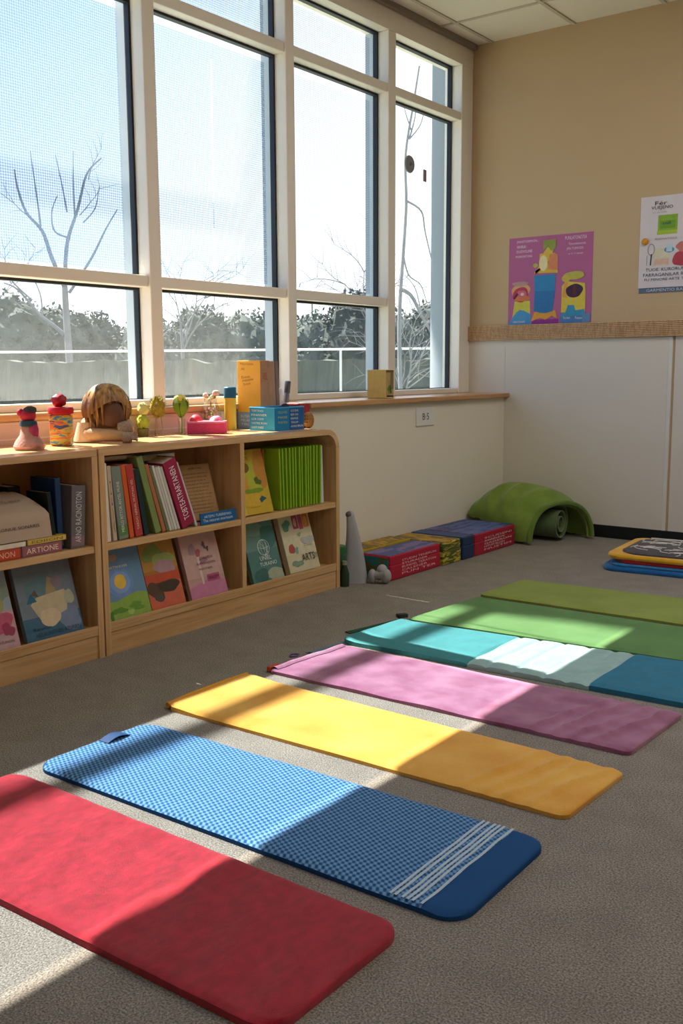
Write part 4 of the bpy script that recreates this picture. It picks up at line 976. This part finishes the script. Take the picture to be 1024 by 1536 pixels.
MB().lathe([(0, 0), (.035, 0), (.037, .005), (.037, .15), (0, .15)], n=24).build('can', stripes_mat(['#1f4a34', '#2d5f3f', '#4a7a3a', '#18382c'], 2, 40, 1.5, .4), t, True)
MB().lathe([(0, .15), (.0385, .15), (.0385, .178), (.034, .182), (0, .182)], n=24).build('lid', mat('#2f6a3c', .4, .1, 20), t, True)
t = thing('glass_bottle', 'small dark green glass bottle at the foot of the bookcase right corner', 'bottle', (.216, -1.955, .0005))
MB().lathe([(0, 0), (.021, 0), (.022, .06), (.014, .085), (.010, .1), (0, .1)], n=20).build('bottle', mat('#2c4030', .15, .1, 20), t, True)
MB().lathe([(0, .1), (.0115, .1), (.0115, .118), (0, .119)], n=16).build('stopper', mat('#9a9a7c', .5, .1, 20), t, True)
# grey foam toy
foam = mat('#a8a7ab', .55, .05, 12, .1, 80)
t = thing('foam_toy', 'pale grey soft toy with a tall tapering neck, standing at the bookcase end', 'toy', (.215, -1.84, .0005), VR)
def neck(u, v):
    # lofted rounded-rect section, tapering upwards and leaning slightly back
    z = .315*v; k = v
    cx = -.028-.012*k+.01*sin(pi*k); hw = .052*(1-k)**1.3*.55+.019+.022*(1-k); hd = .03*(1-k)+.018
    a = 2*pi*u; c_, s_ = cos(a), sin(a); e = .7
    return Vector((cx+hw*abs(c_)**e*(1 if c_ > 0 else -1), hd*abs(s_)**e*(1 if s_ > 0 else -1), z))
mb = MB(); mb.grid(neck, 28, 24); mb.sphere((-.040, 0, .315), (.019, .018, .024), 18, 12)
mb.grid(lambda u, v: Vector((neck(u, 0).x*v-.028*(1-v), neck(u, 0).y*v, 0)), 28, 3)
mb.build('neck', foam, t, True)
MB().sphere((-.047, -.006, .322), (.016, .015, .015), 16, 10).build('cap', mat('#6d625f', .6, .1, 20), t, True)
t2 = thing('foam_bone', 'pale grey bone-shaped foam piece lying against the tall toy', 'toy', (.315, -1.815, .0005), VR-.2)
mb = MB(); mb.sphere((-.034, 0, .034), (.020, .022, .033), 18, 12); mb.sphere((.012, 0.004, .062), (.026, .024, .028), 18, 12); mb.sphere((.03, 0, .036), (.026, .026, .035), 18, 12); mb.tube([(-.04, 0, .032), (-.01, 0, .04), (.03, 0, .046)], [.018, .02, .03], 14)
mb.build('bone', foam, t2, True)

# green cushion draped as an arch
curt = [  # foot near, apex, foot far
 ((.43, -.50, .0), (.52, -.29, .225), (.63, -.10, .0)),
 ((.385, -.505, .0), (.42, -.29, .30), (.61, -.06, .0)),
 ((.30, -.50, .02), (.30, -.28, .325), (.52, -.04, .0)),
 ((.18, -.485, .085), (.19, -.28, .32), (.36, -.04, .06)),
 ((.09, -.475, .122), (.10, -.28, .265), (.2, -.05, .10)),
 ((.03, -.475, .128), (.025, -.30, .185), (.05, -.06, .12))]
def cush(u, v):
    f = u*(len(curt)-1); i = min(int(f), len(curt)-2); q = f-i
    q = q*q*(3-2*q)*.5+q*.5
    A = [Vector(a).lerp(Vector(b), q) for a, b in zip(curt[i], curt[i+1])]
    a = pi*v
    w0 = max(0, cos(a))**1.15; w2 = max(0, -cos(a))**1.15; up = sin(a)**.75
    base_ = A[0].lerp(A[2], (1-cos(a))/2)
    mid = A[0].lerp(A[2], .5)
    p = base_+(A[1]-mid)*up
    fold = .007*sin(u*34+v*4)*sin(pi*v)*(.4+.6*(v < .5)) + .012*noise.noise(Vector((u*7, v*5, 2)))
    p += Vector((.2, -.5, .8))*fold
    p.z = max(p.z, .016 if u < .5 else .012)
    p.y = min(p.y, -.03); p.x = max(p.x, .02)
    return p
t = thing('green_cushion', 'olive green padded cushion folded over into an arch in the corner', 'cushion', (0, 0, 0))
gcl = cloth_mat('#627a2c', '#839c44', 9, 300, .35, .3)
MB().grid(cush, 40, 40, thick=.022).build('cover', gcl, t, True)
rim = [cush(0, i/30)+Vector((.008, -.003, .0)) for i in range(31)]
MB().tube(rim, .015, 8).build('piping', cloth_mat('#4f6b22', '#6f8c36', 9, 300, .35), t, True)
t = thing('rolled_mat', 'grey-green rolled mat lying inside the arched cushion', 'mat', (.0, .0, 0))
def roll(u, v):
    a = 2*pi*2.2*u; r = .03+.075*u
    return Vector((.30+.22*v, -.27+.10*v*0+r*cos(a)*.9, .108+r*sin(a)))
MB().grid(roll, 80, 6, thick=.006).build('roll', cloth_mat('#54683a', '#70845a', 9, 300, .35), t, True)

# stack at right: blue, red, yellow and a dark patterned top
GS = 'folded cloths stacked by the back wall'
def pad(name, label, cx, cy, W, D, z, T, rot, m, cat='cloth', group=GS, rc=.07, seed=1, extra=None):
    t = thing(name, label, cat, (cx, cy, z), rot, group)
    n = 48
    outline = []
    for (sx, sy, a0) in ((1, 1, 0), (-1, 1, pi/2), (-1, -1, pi), (1, -1, 3*pi/2)):
        for i in range(9):
            a = a0+pi/2*i/8; outline.append((sx*(W/2-rc)+rc*cos(a), sy*(D/2-rc)+rc*sin(a)))
    mb = MB(); rings = [(.985, 0), (1.0, T*.3), (1.0, T*.7), (.985, T)]
    b = bmesh.new(); Rr = []
    for k, z_ in rings:
        Rr.append([b.verts.new((x*k+.006*noise.noise(Vector((x*5, y_*5, seed+z_*30))), y_*k+.006*noise.noise(Vector((x*5, y_*5, seed+9+z_*30))), z_)) for x, y_ in outline])
    for A, B in zip(Rr, Rr[1:]):
        for i in range(len(A)): b.faces.new((A[i], A[(i+1) % len(A)], B[(i+1) % len(A)], B[i]))
    b.faces.new(Rr[0][::-1]); b.faces.new(Rr[-1])
    mb._merge(b); mb.build('cloth', m, t, True)
    return t
sx, sy, sr = 1.38, -.615, R(5)
pad('folded_cloth', 'blue folded cloth at the bottom of the stack by the back wall', sx, sy, .76, .56, .0005, .026, sr, cloth_mat('#145a9c', '#2a78b8', 14, 300, .3))
pad('folded_cloth', 'second blue cloth, directly under the red one in the stack', sx+.02, sy+.005, .74, .55, .0268, .014, sr, cloth_mat('#1a6cab', '#3a8cc4', 14, 300, .3), seed=3)
pad('folded_cloth', 'red folded cloth in the middle of the stack by the back wall', sx+.03, sy+.005, .70, .53, .041, .020, sr+.02, cloth_mat('#a31f2c', '#c23a3c', 14, 300, .3), seed=5)
pad('folded_cloth', 'yellow folded cloth under the patterned top of the stack', sx+.01, sy, .735, .55, .0613, .024, sr-.02, cloth_mat('#d99a1c', '#ecb93a', 14, 300, .3), seed=7)
tp = pad('patterned_cloth', 'dark cloth with white scribbled lines on top of the stack', sx+.035, sy+.01, .68, .5, .0856, .007, sr, cloth_mat('#2f2a30', '#4a4248', 14, 300, .3), seed=9, rc=.12)
mb = MB(); rr = random.Random(4)
for _ in range(46):
    a = rr.uniform(0, 2*pi); c0 = Vector((rr.uniform(-.28, .28), rr.uniform(-.19, .19), .0078)); r_ = rr.uniform(.03, .11); k_ = rr.uniform(1.0, 3.2)
    pts = [c0+Vector((r_*cos(a+k_*i/9), r_*.8*sin(a+k_*i/9), 0)) for i in range(10)]
    pts = [Vector((max(-.32, min(.32, p_.x)), max(-.235, min(.235, p_.y)), .0078)) for p_ in pts]
    mb.tube(pts, .0022, 4)
mb.build('scribbled_lines', mat('#dcd6cf', .8, .05, 40), tp)

# ---------------------------------------------------------------- mats
GM = 'coloured exercise mats laid out on the carpet'
def mat_mesh(C, thk, rc, fn=None, nx=90, ny=26, bulge=.35, z0=.0006):
    """C = corners (left-far, right-far, right-near, left-near); closed soft slab with rounded corners"""
    LF, RF, RN, LN = [Vector((a, b_, 0)) for a, b_ in C]
    Ln = ((RF-LF).length+(RN-LN).length)/2; Wd = ((LF-LN).length+(RF-RN).length)/2
    us = []
    for i in range(nx+1):
        s_ = i/nx; us.append(s_)
    e = [rc/Ln*(1-cos(pi/2*i/8)) for i in range(9)]
    us = sorted(set([round(x, 5) for x in e+[1-x for x in e]+[x for x in us if e[-1] < x < 1-e[-1]]]))
    b = bmesh.new(); top, mid, bot = [], [], []
    for u in us:
        d_ = min(u, 1-u)*Ln; ins = (rc-sqrt(max(0, rc*rc-(rc-d_)**2))) if d_ < rc else 0
        iv = ins/Wd; rt, rm, rb_ = [], [], []
        for j in range(ny+1):
            v = iv+(1-2*iv)*j/ny
            P = (LN.lerp(RN, u)).lerp(LF.lerp(RF, u), v)
            ed = min(j, ny-j)*Wd/ny; ed = min(ed+.0, d_) if True else ed
            sft = min(1, ed/(thk*.9+1e-6)); rd = thk*(.62+.38*sqrt(max(0, 1-(1-sft)**2)))
            z_ = rd+(fn(u, v) if fn else 0)
            lift = fn(u, v) if fn else 0
            rt.append(b.verts.new((P.x, P.y, z0+z_))); rb_.append(b.verts.new((P.x, P.y, z0+max(0, lift*.0))))
        top.append(rt); bot.append(rb_)
    n, m = len(us), ny+1
    for i in range(n-1):
        for j in range(m-1):
            b.faces.new((top[i][j], top[i+1][j], top[i+1][j+1], top[i][j+1]))
            b.faces.new((bot[i][j], bot[i][j+1], bot[i+1][j+1], bot[i+1][j]))
        b.faces.new((bot[i][0], bot[i+1][0], top[i+1][0], top[i][0])); b.faces.new((bot[i+1][-1], bot[i][-1], top[i][-1], top[i+1][-1]))
    for j in range(m-1):
        b.faces.new((bot[0][j+1], bot[0][j], top[0][j], top[0][j+1])); b.faces.new((bot[-1][j], bot[-1][j+1], top[-1][j+1], top[-1][j]))
    bmesh.ops.recalc_face_normals(b, faces=b.faces[:])
    mb = MB(); mb._merge(b); return mb
def folds(us, h, wd, skew, seed):
    def f(u, v):
        s_ = 0
        for k, c in enumerate(us):
            c2 = c+skew*(v-.5)+.010*noise.noise(Vector((v*3, k*5.1, seed)))
            d_ = (u-c2)/wd
            a_ = max(0, .75+.5*noise.noise(Vector((v*2.2, k*3.3, seed+4))))
            s_ += a_*h*math.exp(-d_*d_)*(1 if d_ < 0 else math.exp(-d_*1.2))
        return s_*min(1, 6*v*(1-v)+.2)
    return f
FY = folds([.815, .862, .905, .95], .013, .013, .05, 2)
FP = folds([.80, .85, .90, .945], .013, .013, .06, 6)
def ripple(c0, amp, per, u0, u1, skew=0, seed=0):
    def f(u, v):
        if u < u0 or u > u1: return 0
        w = sin(pi*(u-u0)/(u1-u0))
        return amp*w*(.6+.4*noise.noise(Vector((u*9, v*2, seed))))*(.5+.5*sin((u+skew*v)*2*pi/per+noise.noise(Vector((u*4, v*3, seed+3)))*1.5))
    return f
# red towel
def f_red(u, v):
    w = .5+.5*noise.noise(Vector((u*4, v*2.5, 7)))
    ef = min(1, 6*v*(1-v)+.15)
    return .006+ef*(.0058*w*sin((u*1.0+.12*v)*2*pi/.105+2.2*noise.noise(Vector((u*3, v*2, 1))))+.003*noise.noise(Vector((u*12+v*2, v*2.5, 4))))
t = thing('exercise_mat', 'red terry towel mat nearest the camera', 'mat', (0, 0, 0), 0, GM)
mat_mesh([(.85, -4.158), (2.0, -4.158), (1.995, -4.515), (.85, -4.545)], .012, .05, f_red, nx=110, ny=40).build('towel', cloth_mat('#9c0820', '#c91c38', 40, 900, .9, .25, (1.4, .8, 1)), t, True)
# blue mat
def f_blue(u, v):
    s_ = .0015*noise.noise(Vector((u*8, v*4, 1)))+.0015
    if u > .9: s_ += .005*sin(pi*min(1, (u-.9)/.1))*noise.noise(Vector((u*20, v*5, 8)))
    return s_
t = thing('exercise_mat', 'blue textured mat with white stripes at one end, between the red and yellow mats', 'mat', (0, 0, 0), 0, GM)
bc = [(.845, -3.722), (2.065, -3.702), (2.068, -4.085), (.845, -4.105)]
wv = weave_mat('#24507f', '#6d9cc8', .0165, True, .7)
mat_mesh(bc, .013, .055, f_blue, ny=30).build('mat', wv, t, True)
def on_mat(C, f, thk, x, yfrac, up=.0012):
    LF, RF, RN, LN = [Vector((a, b_, 0)) for a, b_ in C]
    u = (x-LN.x)/(RN.x-LN.x); P = LN.lerp(RN, u).lerp(LF.lerp(RF, u), yfrac); return Vector((P.x, P.y, .0006+thk+f(u, yfrac)+up))
for k, x in enumerate([1.915, 1.926, 1.942, 1.953, 1.964, 1.984]):
    mb = MB(); mb.grid(lambda a, v, x=x: on_mat(bc, f_blue, .013, x+.0065*(a-.5)-.0, .015+.97*v, .0009+.0012*sin(pi*a)), 2, 40); mb.build('stripe', mat('#b9cbd8', .85, .15, 300, .5, 300), t, True)
# finger loop at the left end
mb = MB(); mb.grid(lambda a, v: on_mat(bc, f_blue, .013, .856+.035*a, .52+.2*v, .002+.008*sin(pi*v)), 6, 12, thick=.002); mb.build('loop_tab', mat('#173f6e', .7, .1, 30), t, True)
# yellow mat
def f_yel(u, v):
    s_ = .0012*noise.noise(Vector((u*7, v*4, 3)))+.001
    s_ += .010*max(0, 1-u/.03)**.5*(u < .03) if False else 0
    s_ += FY(u, v)
    if u < .1: s_ += .006*(1-u/.1)
    return s_
t = thing('exercise_mat', 'plain yellow mat with a folded left end, between the blue and mauve mats', 'mat', (0, 0, 0), 0, GM)
mat_mesh([(.782, -3.23), (2.06, -3.262), (2.045, -3.578), (.79, -3.602)], .013, .028, f_yel, nx=150).build('mat', cloth_mat('#d69330', '#ebb75a', 7, 500, .25, .2), t, True)
mb = MB(); mb.tube([(.786, -3.594, .0115), (.784, -3.5, .0125), (.782, -3.34, .0125), (.779, -3.238, .0115)], [.009, .0115, .0115, .009], 12); mb.build('folded_end', mat('#d99628', .8, .08, 20), t, True)
# mauve mat
def f_pur(u, v):
    s_ = .003*noise.noise(Vector((u*9, v*5, 6)))+.002
    s_ += FP(u, v)
    return s_
t = thing('exercise_mat', 'mauve pink mat with a rumpled right end, between the yellow and teal mats', 'mat', (0, 0, 0), 0, GM)
pc = [(.825, -2.772), (2.04, -2.768), (2.022, -3.138), (.80, -3.155)]
mat_mesh(pc, .013, .02, f_pur, nx=150, ny=34).build('mat', cloth_mat('#8a4669', '#b57e9b', 11, 700, .5, .3), t, True)
mb = MB(); mb.grid(lambda a, v: on_mat(pc, f_pur, .013, .80+.028*a, .03+.90*v, .002+.006*sin(pi*a)), 5, 30, thick=.0015); mb.build('hem_flap', cloth_mat('#945073', '#bf8aa6', 11, 330, .6, .3), t, True)
mb = MB(); mb.tube([(.79+.012*cos(2*pi*i/16), -3.01+.02*sin(2*pi*i/16), .024+.001*sin(i)) for i in range(17)], .0028, 6); mb.build('cord_loop', mat('#4a3a62', .6, .1, 40), t, True)
BX(.785, .802, -3.15, -3.10, .001, .02, .004).build('corner_tag', mat('#c4502f', .6, .15, 60), t)
# teal mat: pale quilted middle, shadow painted into the darker blue right zone
def teal_mat():
    m, nt, N, L, b = base('teal_quilt'); tc = N.new('ShaderNodeTexCoord'); sp = N.new('ShaderNodeSeparateXYZ'); L.new(tc.outputs['Object'], sp.inputs[0])
    n = N.new('ShaderNodeTexNoise'); n.inputs['Scale'].default_value = 18; L.new(tc.outputs['Object'], n.inputs['Vector'])
    rp = N.new('ShaderNodeValToRGB'); rp.color_ramp.interpolation = 'CONSTANT'; e = rp.color_ramp.elements
    e[0].position = 0; e[0].color = lin('#3f9297'); e[1].position = .405; e[1].color = lin('#a3c6c2'); x_ = e.new(.735); x_.color = lin('#2a7d9c')
    mr = N.new('ShaderNodeMapRange'); mr.inputs[1].default_value = .78; mr.inputs[2].default_value = 2.06; L.new(sp.outputs[0], mr.inputs[0])
    L.new(mr.outputs[0], rp.inputs[0])
    mx = N.new('ShaderNodeMixRGB'); mx.blend_type = 'MULTIPLY'; mx.inputs[0].default_value = .35; L.new(rp.outputs[0], mx.inputs[1]); L.new(n.outputs['Fac'], mx.inputs[2]); L.new(mx.outputs[0], b.inputs['Base Color'])
    b.inputs['Roughness'].default_value = .85
    n2 = N.new('ShaderNodeTexNoise'); n2.inputs['Scale'].default_value = 320; L.new(tc.outputs['Object'], n2.inputs['Vector']); bp = N.new('ShaderNodeBump'); bp.inputs['Strength'].default_value = .5; bp.inputs['Distance'].default_value = .003; L.new(n2.outputs['Fac'], bp.inputs['Height']); L.new(bp.outputs[0], b.inputs['Normal'])
    return m
def f_teal(u, v):
    s_ = .002*noise.noise(Vector((u*7, v*4, 9)))+.002
    for x_ in (.405, .46, .535, .61, .68, .735):
        d_ = abs(u-x_-.012*noise.noise(Vector((v*4, x_*9, 0)))); s_ -= .0055*max(0, 1-d_/.012)
    s_ += .006*max(0, 1-u/.05)
    return s_+.004
t = thing('exercise_mat', 'teal mat with a pale quilted middle, between the mauve and green mats', 'mat', (0, 0, 0), 0, GM)
mat_mesh([(.81, -2.372), (2.05, -2.26), (2.06, -2.688), (.785, -2.735)], .016, .03, f_teal, nx=190).build('mat', teal_mat(), t, True)
# greens
t = thing('exercise_mat', 'mid-green mat lit by a sun patch, behind the teal mat', 'mat', (0, 0, 0), 0, GM)
f_g = lambda u, v: .0012*noise.noise(Vector((u*6, v*4, 12)))+.001
mat_mesh([(.842, -1.818), (2.08, -1.80), (2.1, -2.222), (.802, -2.318)], .012, .012, f_g).build('mat', cloth_mat('#527a44', '#658c54', 6, 300, .2, .1), t, True)
t = thing('exercise_mat', 'olive green mat farthest from the camera', 'mat', (0, 0, 0), 0, GM)
mat_mesh([(.845, -1.392), (2.02, -1.312), (2.06, -1.762), (.822, -1.782)], .014, .03, lambda u, v: .0012*noise.noise(Vector((u*6, v*4, 15)))+.001).build('mat', cloth_mat('#7a893c', '#8e9a4c', 6, 300, .2, .1), t, True)
# dark green strap at the teal mat's left end
t = thing('carry_strap', 'dark green carrying strap with a black buckle at the teal mat left end', 'strap', (0, 0, 0))
MB().grid(lambda u, v: Vector((.70+.085*u+.03*v, -2.60+.24*u-.01*v, .003+.012*u+.004*sin(pi*v))), 14, 4, thick=.004).build('webbing', mat('#1d5038', .8, .2, 60), t, True)
BX(-.022, .022, -.014, .014, 0, .016, .004, M=Matrix.Translation((.785, -2.335, .016)) @ Matrix.Rotation(R(60), 4, 'Z')).build('buckle', mat('#1b1d1c', .4, .1, 30), t, True)
t = thing('mat_sleeve', 'thin blue-grey sleeve peeking out between the mauve and teal mats', 'cloth', (0, 0, 0))
MB().grid(lambda u, v: Vector((.752+.03*u+.05*v*(1-.4*u), -2.90+.22*u, .0025+.004*sin(pi*v))), 12, 4, thick=.0018).build('sleeve', mat('#5f7f88', .8, .15, 40), t, True)

# ---------------------------------------------------------------- posters
t = thing('poster', 'pink illustrated fruit poster on the back wall above the wooden rail', 'poster', (.012, 0, 1.256))
PW, PH = .537, .513
ps = BX(0, PW, -.0012, 0, 0, PH).build('sheet', mat('#b0628f', .6, .03, 6), t)
sh = [(rect(0, .28, 0, .012), '#4a86bd'),
 ([(.045, .0), (.28, .0), (.27, .27), (.08, .27)], '#c9c14a'), ([(.0, 0), (.29, 0), (.29, .11), (.2, .16), (.15, .17), (.1, .14), (.05, .07)], '#4a93c4'), (blob(.155, .385, .115, .09, wob=.05, seed=2), '#d3a56a'), (blob(.145, .47, .09, .03, wob=.1, seed=8), '#b58f8a'), (blob(.155, .345, .1, .085, wob=.05), '#b93a52'), (blob(.17, .305, .09, .04, wob=.08, seed=3), '#d07a45'), (blob(.165, .355, .055, .045, wob=.08, seed=4), '#c76a7c'), (blob(.175, .35, .022, .018), '#e0b8b0'), ([(.06, .31), (.11, .37), (.13, .35), (.08, .29)], '#6a2038'),
 (rect(.3, .62, 0, .05), '#8a2f86'), ([(.29, .03), (.33, .14), (.58, .15), (.6, .06), (.54, .09), (.46, .045), (.4, .07), (.34, .05)], '#d79a35'), ([(.32, .15), (.4, .125), (.47, .12), (.55, .14), (.57, .36), (.575, .56), (.315, .555), (.325, .35)], '#2f72ac'), ([(.325, .375), (.57, .375), (.575, .56), (.315, .555)], '#3383b8'), ([(.32, .56), (.32, .60), (.37, .58), (.57, .575), (.6, .57), (.59, .78), (.55, .8), (.38, .8), (.37, .66)], '#d6b243'), ([(.48, .62), (.5, .79), (.58, .79), (.6, .6)], '#d3845c'), (blob(.425, .69, .05, .09), '#e2d3a0'), (blob(.33, .67, .03, .025), '#b2ae4e'), ([(.42, .8), (.47, .87), (.54, .83), (.53, .8)], '#d3bb44'), ([(.42, .83), (.42, .95), (.57, .95), (.57, .85), (.52, .82), (.47, .88)], '#8f9a45'),
 (rect(.645, .93, .0, .11), '#4579b2'), ([(.65, .12), (.655, .42), (.7, .47), (.92, .44), (.93, .34), (.93, .12)], '#d3bd48'), ([(.66, .3), (.68, .45), (.72, .46), (.72, .28)], '#d09a48'), (blob(.79, .53, .13, .045, wob=.06), '#b9b052'), (blob(.7, .5, .05, .04), '#c9b54c'), (blob(.8, .36, .1, .075, wob=.05, seed=2), '#41243f'), (blob(.8, .365, .02, .06), '#5a2c30'), ([(.65, .1), (.7, .12), (.73, .2), (.8, .2), (.82, .14), (.92, .15), (.93, .08), (.65, .07)], '#3a8fb5'), (rect(.9, .99, 0, .1), '#5f86b2')]
picture(ps, (0, -.0012, 0), (1, 0, 0), (0, 0, 1), PW, PH, sh, 'artwork', .6)
wh = mat('#ead6e2', .7, 0)
for s_, u, v, w, h in [('JNIVETORIMON...', .1, .93, .27, .035), ('WHRAI', .1, .875, .11, .035), ('DUDVOLINE', .1, .825, .19, .03), ('PUNNORTONG', .09, .77, .2, .025), ('PUNLATONOTIA', .68, .93, .25, .04), ('Tinsommonnot', .72, .87, .2, .028), ('JFIN TONVON', .7, .81, .19, .035), ('ro 11 11 toneati', .72, .765, .17, .02), ('Fiun meon', .68, .045, .08, .03), ('Fimun', .82, .04, .08, .03), ('CIRMUTIONRG', .07, .018, .15, .022)]:
    text(ps, s_, (u*PW, -.0012, v*PH), (1, 0, 0), (0, 0, 1), w*PW, h*PH, wh, lift=.006)
t = thing('poster', 'white sketched calendar poster at the right edge of the back wall', 'poster', (.823, 0, 1.405))
QW, QH = .40, .52
BX(0.004, QW, -.003, .0015, -.0, .05).build('under_sheet', mat('#5a6a84', .6, .2, 40), t)
qs = BX(0, QW, -.006, -.003, .028, QH, .0005).build('sheet', mat('#d5ccd0', .6, .03, 10), t)
sh = [(rect(.25, .52, .62, .80), '#86ab35'), (rect(.28, .49, .66, .74), '#6f9a2e'), (rect(.24, .52, .60, .64), '#a5bf3c'), (rect(.2, .42, .28, .46), '#d3cbb0'), (rect(.22, .42, .29, .35), '#d9b0a0'), (blob(.42, .44, .07, .03), '#4a8fae'), (rect(.38, .46, .42, .5), '#b9cdd8'), (blob(.58, .34, .1, .085, wob=.1, seed=3), '#b5424e'), (blob(.6, .46, .09, .05, wob=.12, seed=5), '#c4756e'), (rect(.82, 1, .3, .5), '#c9d3d8')]
picture(qs, (0, -.006, .0), (1, 0, 0), (0, 0, 1), QW, QH, sh, 'artwork', .6)
dk = mat('#2c2c34', .7, 0); gy = mat('#8d8890', .7, 0); nb = mat('#2f4a66', .7, 0)
for s_, u, v, w, h, mm in [('Fér', .2, .905, .17, .04, dk), ('VUEJENO', .15, .855, .3, .042, dk), ('art fo mille', .17, .825, .2, .012, gy), ('mil', .32, .70, .1, .03, nb), ('Nuteri', .62, .82, .2, .02, dk), ('lo menorit', .63, .775, .2, .015, gy), ('an tuore', .63, .745, .18, .015, gy), ('se minorat', .63, .715, .2, .015, gy), ('po tunar', .63, .685, .18, .015, gy), ('RUONATOLLE', .22, .545, .3, .022, gy), ('TUOE. KURORUNT', .1, .225, .6, .032, nb), ('FARRAGANILAR ROTEMUN', .07, .17, .85, .034, nb), ('FU MINORE ARTE TILA MON', .09, .125, .8, .026, nb), ('GARMENTIO RAVIE', .12, .012, .6, .03, mat('#cdd3dc', .7, 0))]:
    text(qs, s_, (u*QW, -.006 if v > .06 else -.003, v*QH), (1, 0, 0), (0, 0, 1), w*QW, h*QH, mm, lift=.0022)
mb = MB()
mb.tube([(.055+.018*cos(2*pi*i/14)+.012, -.0068, .235+.03*sin(2*pi*i/14)) for i in range(15)], .0012, 5); mb.tube([(.07, -.0068, .21), (.066, -.0068, .15)], .0035, 6); mb.tube([(.045, -.0068, .15), (.045, -.0068, .205)], .0008, 5)
mb.build('sketch_lines', mat('#4a464c', .7, 0), t)
t = thing('push_pin', 'round orange pin on the left edge of the white poster', 'pin', (.856, -.0062, 1.685))
MB().sphere((0, -.008, 0), (.019, .012, .019), 20, 12).build('head', mat('#d38f1c', .4, .1, 30), t, True)
MB().tube([(0, .0, 0), (0, -.006, 0)], .004, 8).build('shank', mat('#b07a20', .4, .1, 30), t, True)

# ---------------------------------------------------------------- light
SUN_K, SUN_KY = .79, -.035
d_ = Vector((SUN_K, SUN_KY, -1)).normalized()
sl = bpy.data.lights.new('sun', 'SUN'); sl.energy = 17; sl.angle = R(.55); sl.color = (1, .93, .82)
so = bpy.data.objects.new('sun', sl); COL.objects.link(so); so.rotation_euler = (-d_).to_track_quat('Z', 'Y').to_euler(); so.location = (-6, 0, 8)
w = bpy.data.worlds.new('sky'); scene.world = w; w.use_nodes = True
N, L = w.node_tree.nodes, w.node_tree.links; bg = N['Background']
tc = N.new('ShaderNodeTexCoord'); sp = N.new('ShaderNodeSeparateXYZ'); L.new(tc.outputs['Generated'], sp.inputs[0])
# hazy white near the horizon and towards +y, pale blue higher and to the left
vd = N.new('ShaderNodeVectorMath'); vd.operation = 'DOT_PRODUCT'; vd.inputs[1].default_value = (-.62, -.45, 1.1); L.new(tc.outputs['Generated'], vd.inputs[0])
mr = N.new('ShaderNodeMapRange'); mr.inputs[1].default_value = .05; mr.inputs[2].default_value = .75; L.new(vd.outputs['Value'], mr.inputs[0])
rp = N.new('ShaderNodeValToRGB'); e = rp.color_ramp.elements; e[0].position = 0; e[0].color = (1.0, 1.0, 1.0, 1); e[1].position = 1; e[1].color = (.27, .42, .74, 1)
L.new(mr.outputs[0], rp.inputs[0]); L.new(rp.outputs[0], bg.inputs[0]); bg.inputs[1].default_value = 1.8
# unseen fill lamps added under the ceiling to soften the shade
for i, (x, y_) in enumerate([(3.6, -3.6), (3.6, -6.0), (2.3, -1.7)]):
    al = bpy.data.lights.new('fill_lamp', 'AREA'); al.shape = 'RECTANGLE'; al.size = 1.6; al.size_y = 1.2; al.energy = (13, 9, 25)[i]; al.color = (1, .97, .94)
    ao = bpy.data.objects.new('fill_lamp', al); COL.objects.link(ao); ao.location = (x, y_, CEIL-.03)

scene.view_settings.view_transform = 'Standard'
scene.view_settings.exposure = 0.3
scene.cycles.use_denoising = True
scene.cycles.max_bounces = 8
scene.cycles.transparent_max_bounces = 16
scene.cycles.sample_clamp_indirect = 6
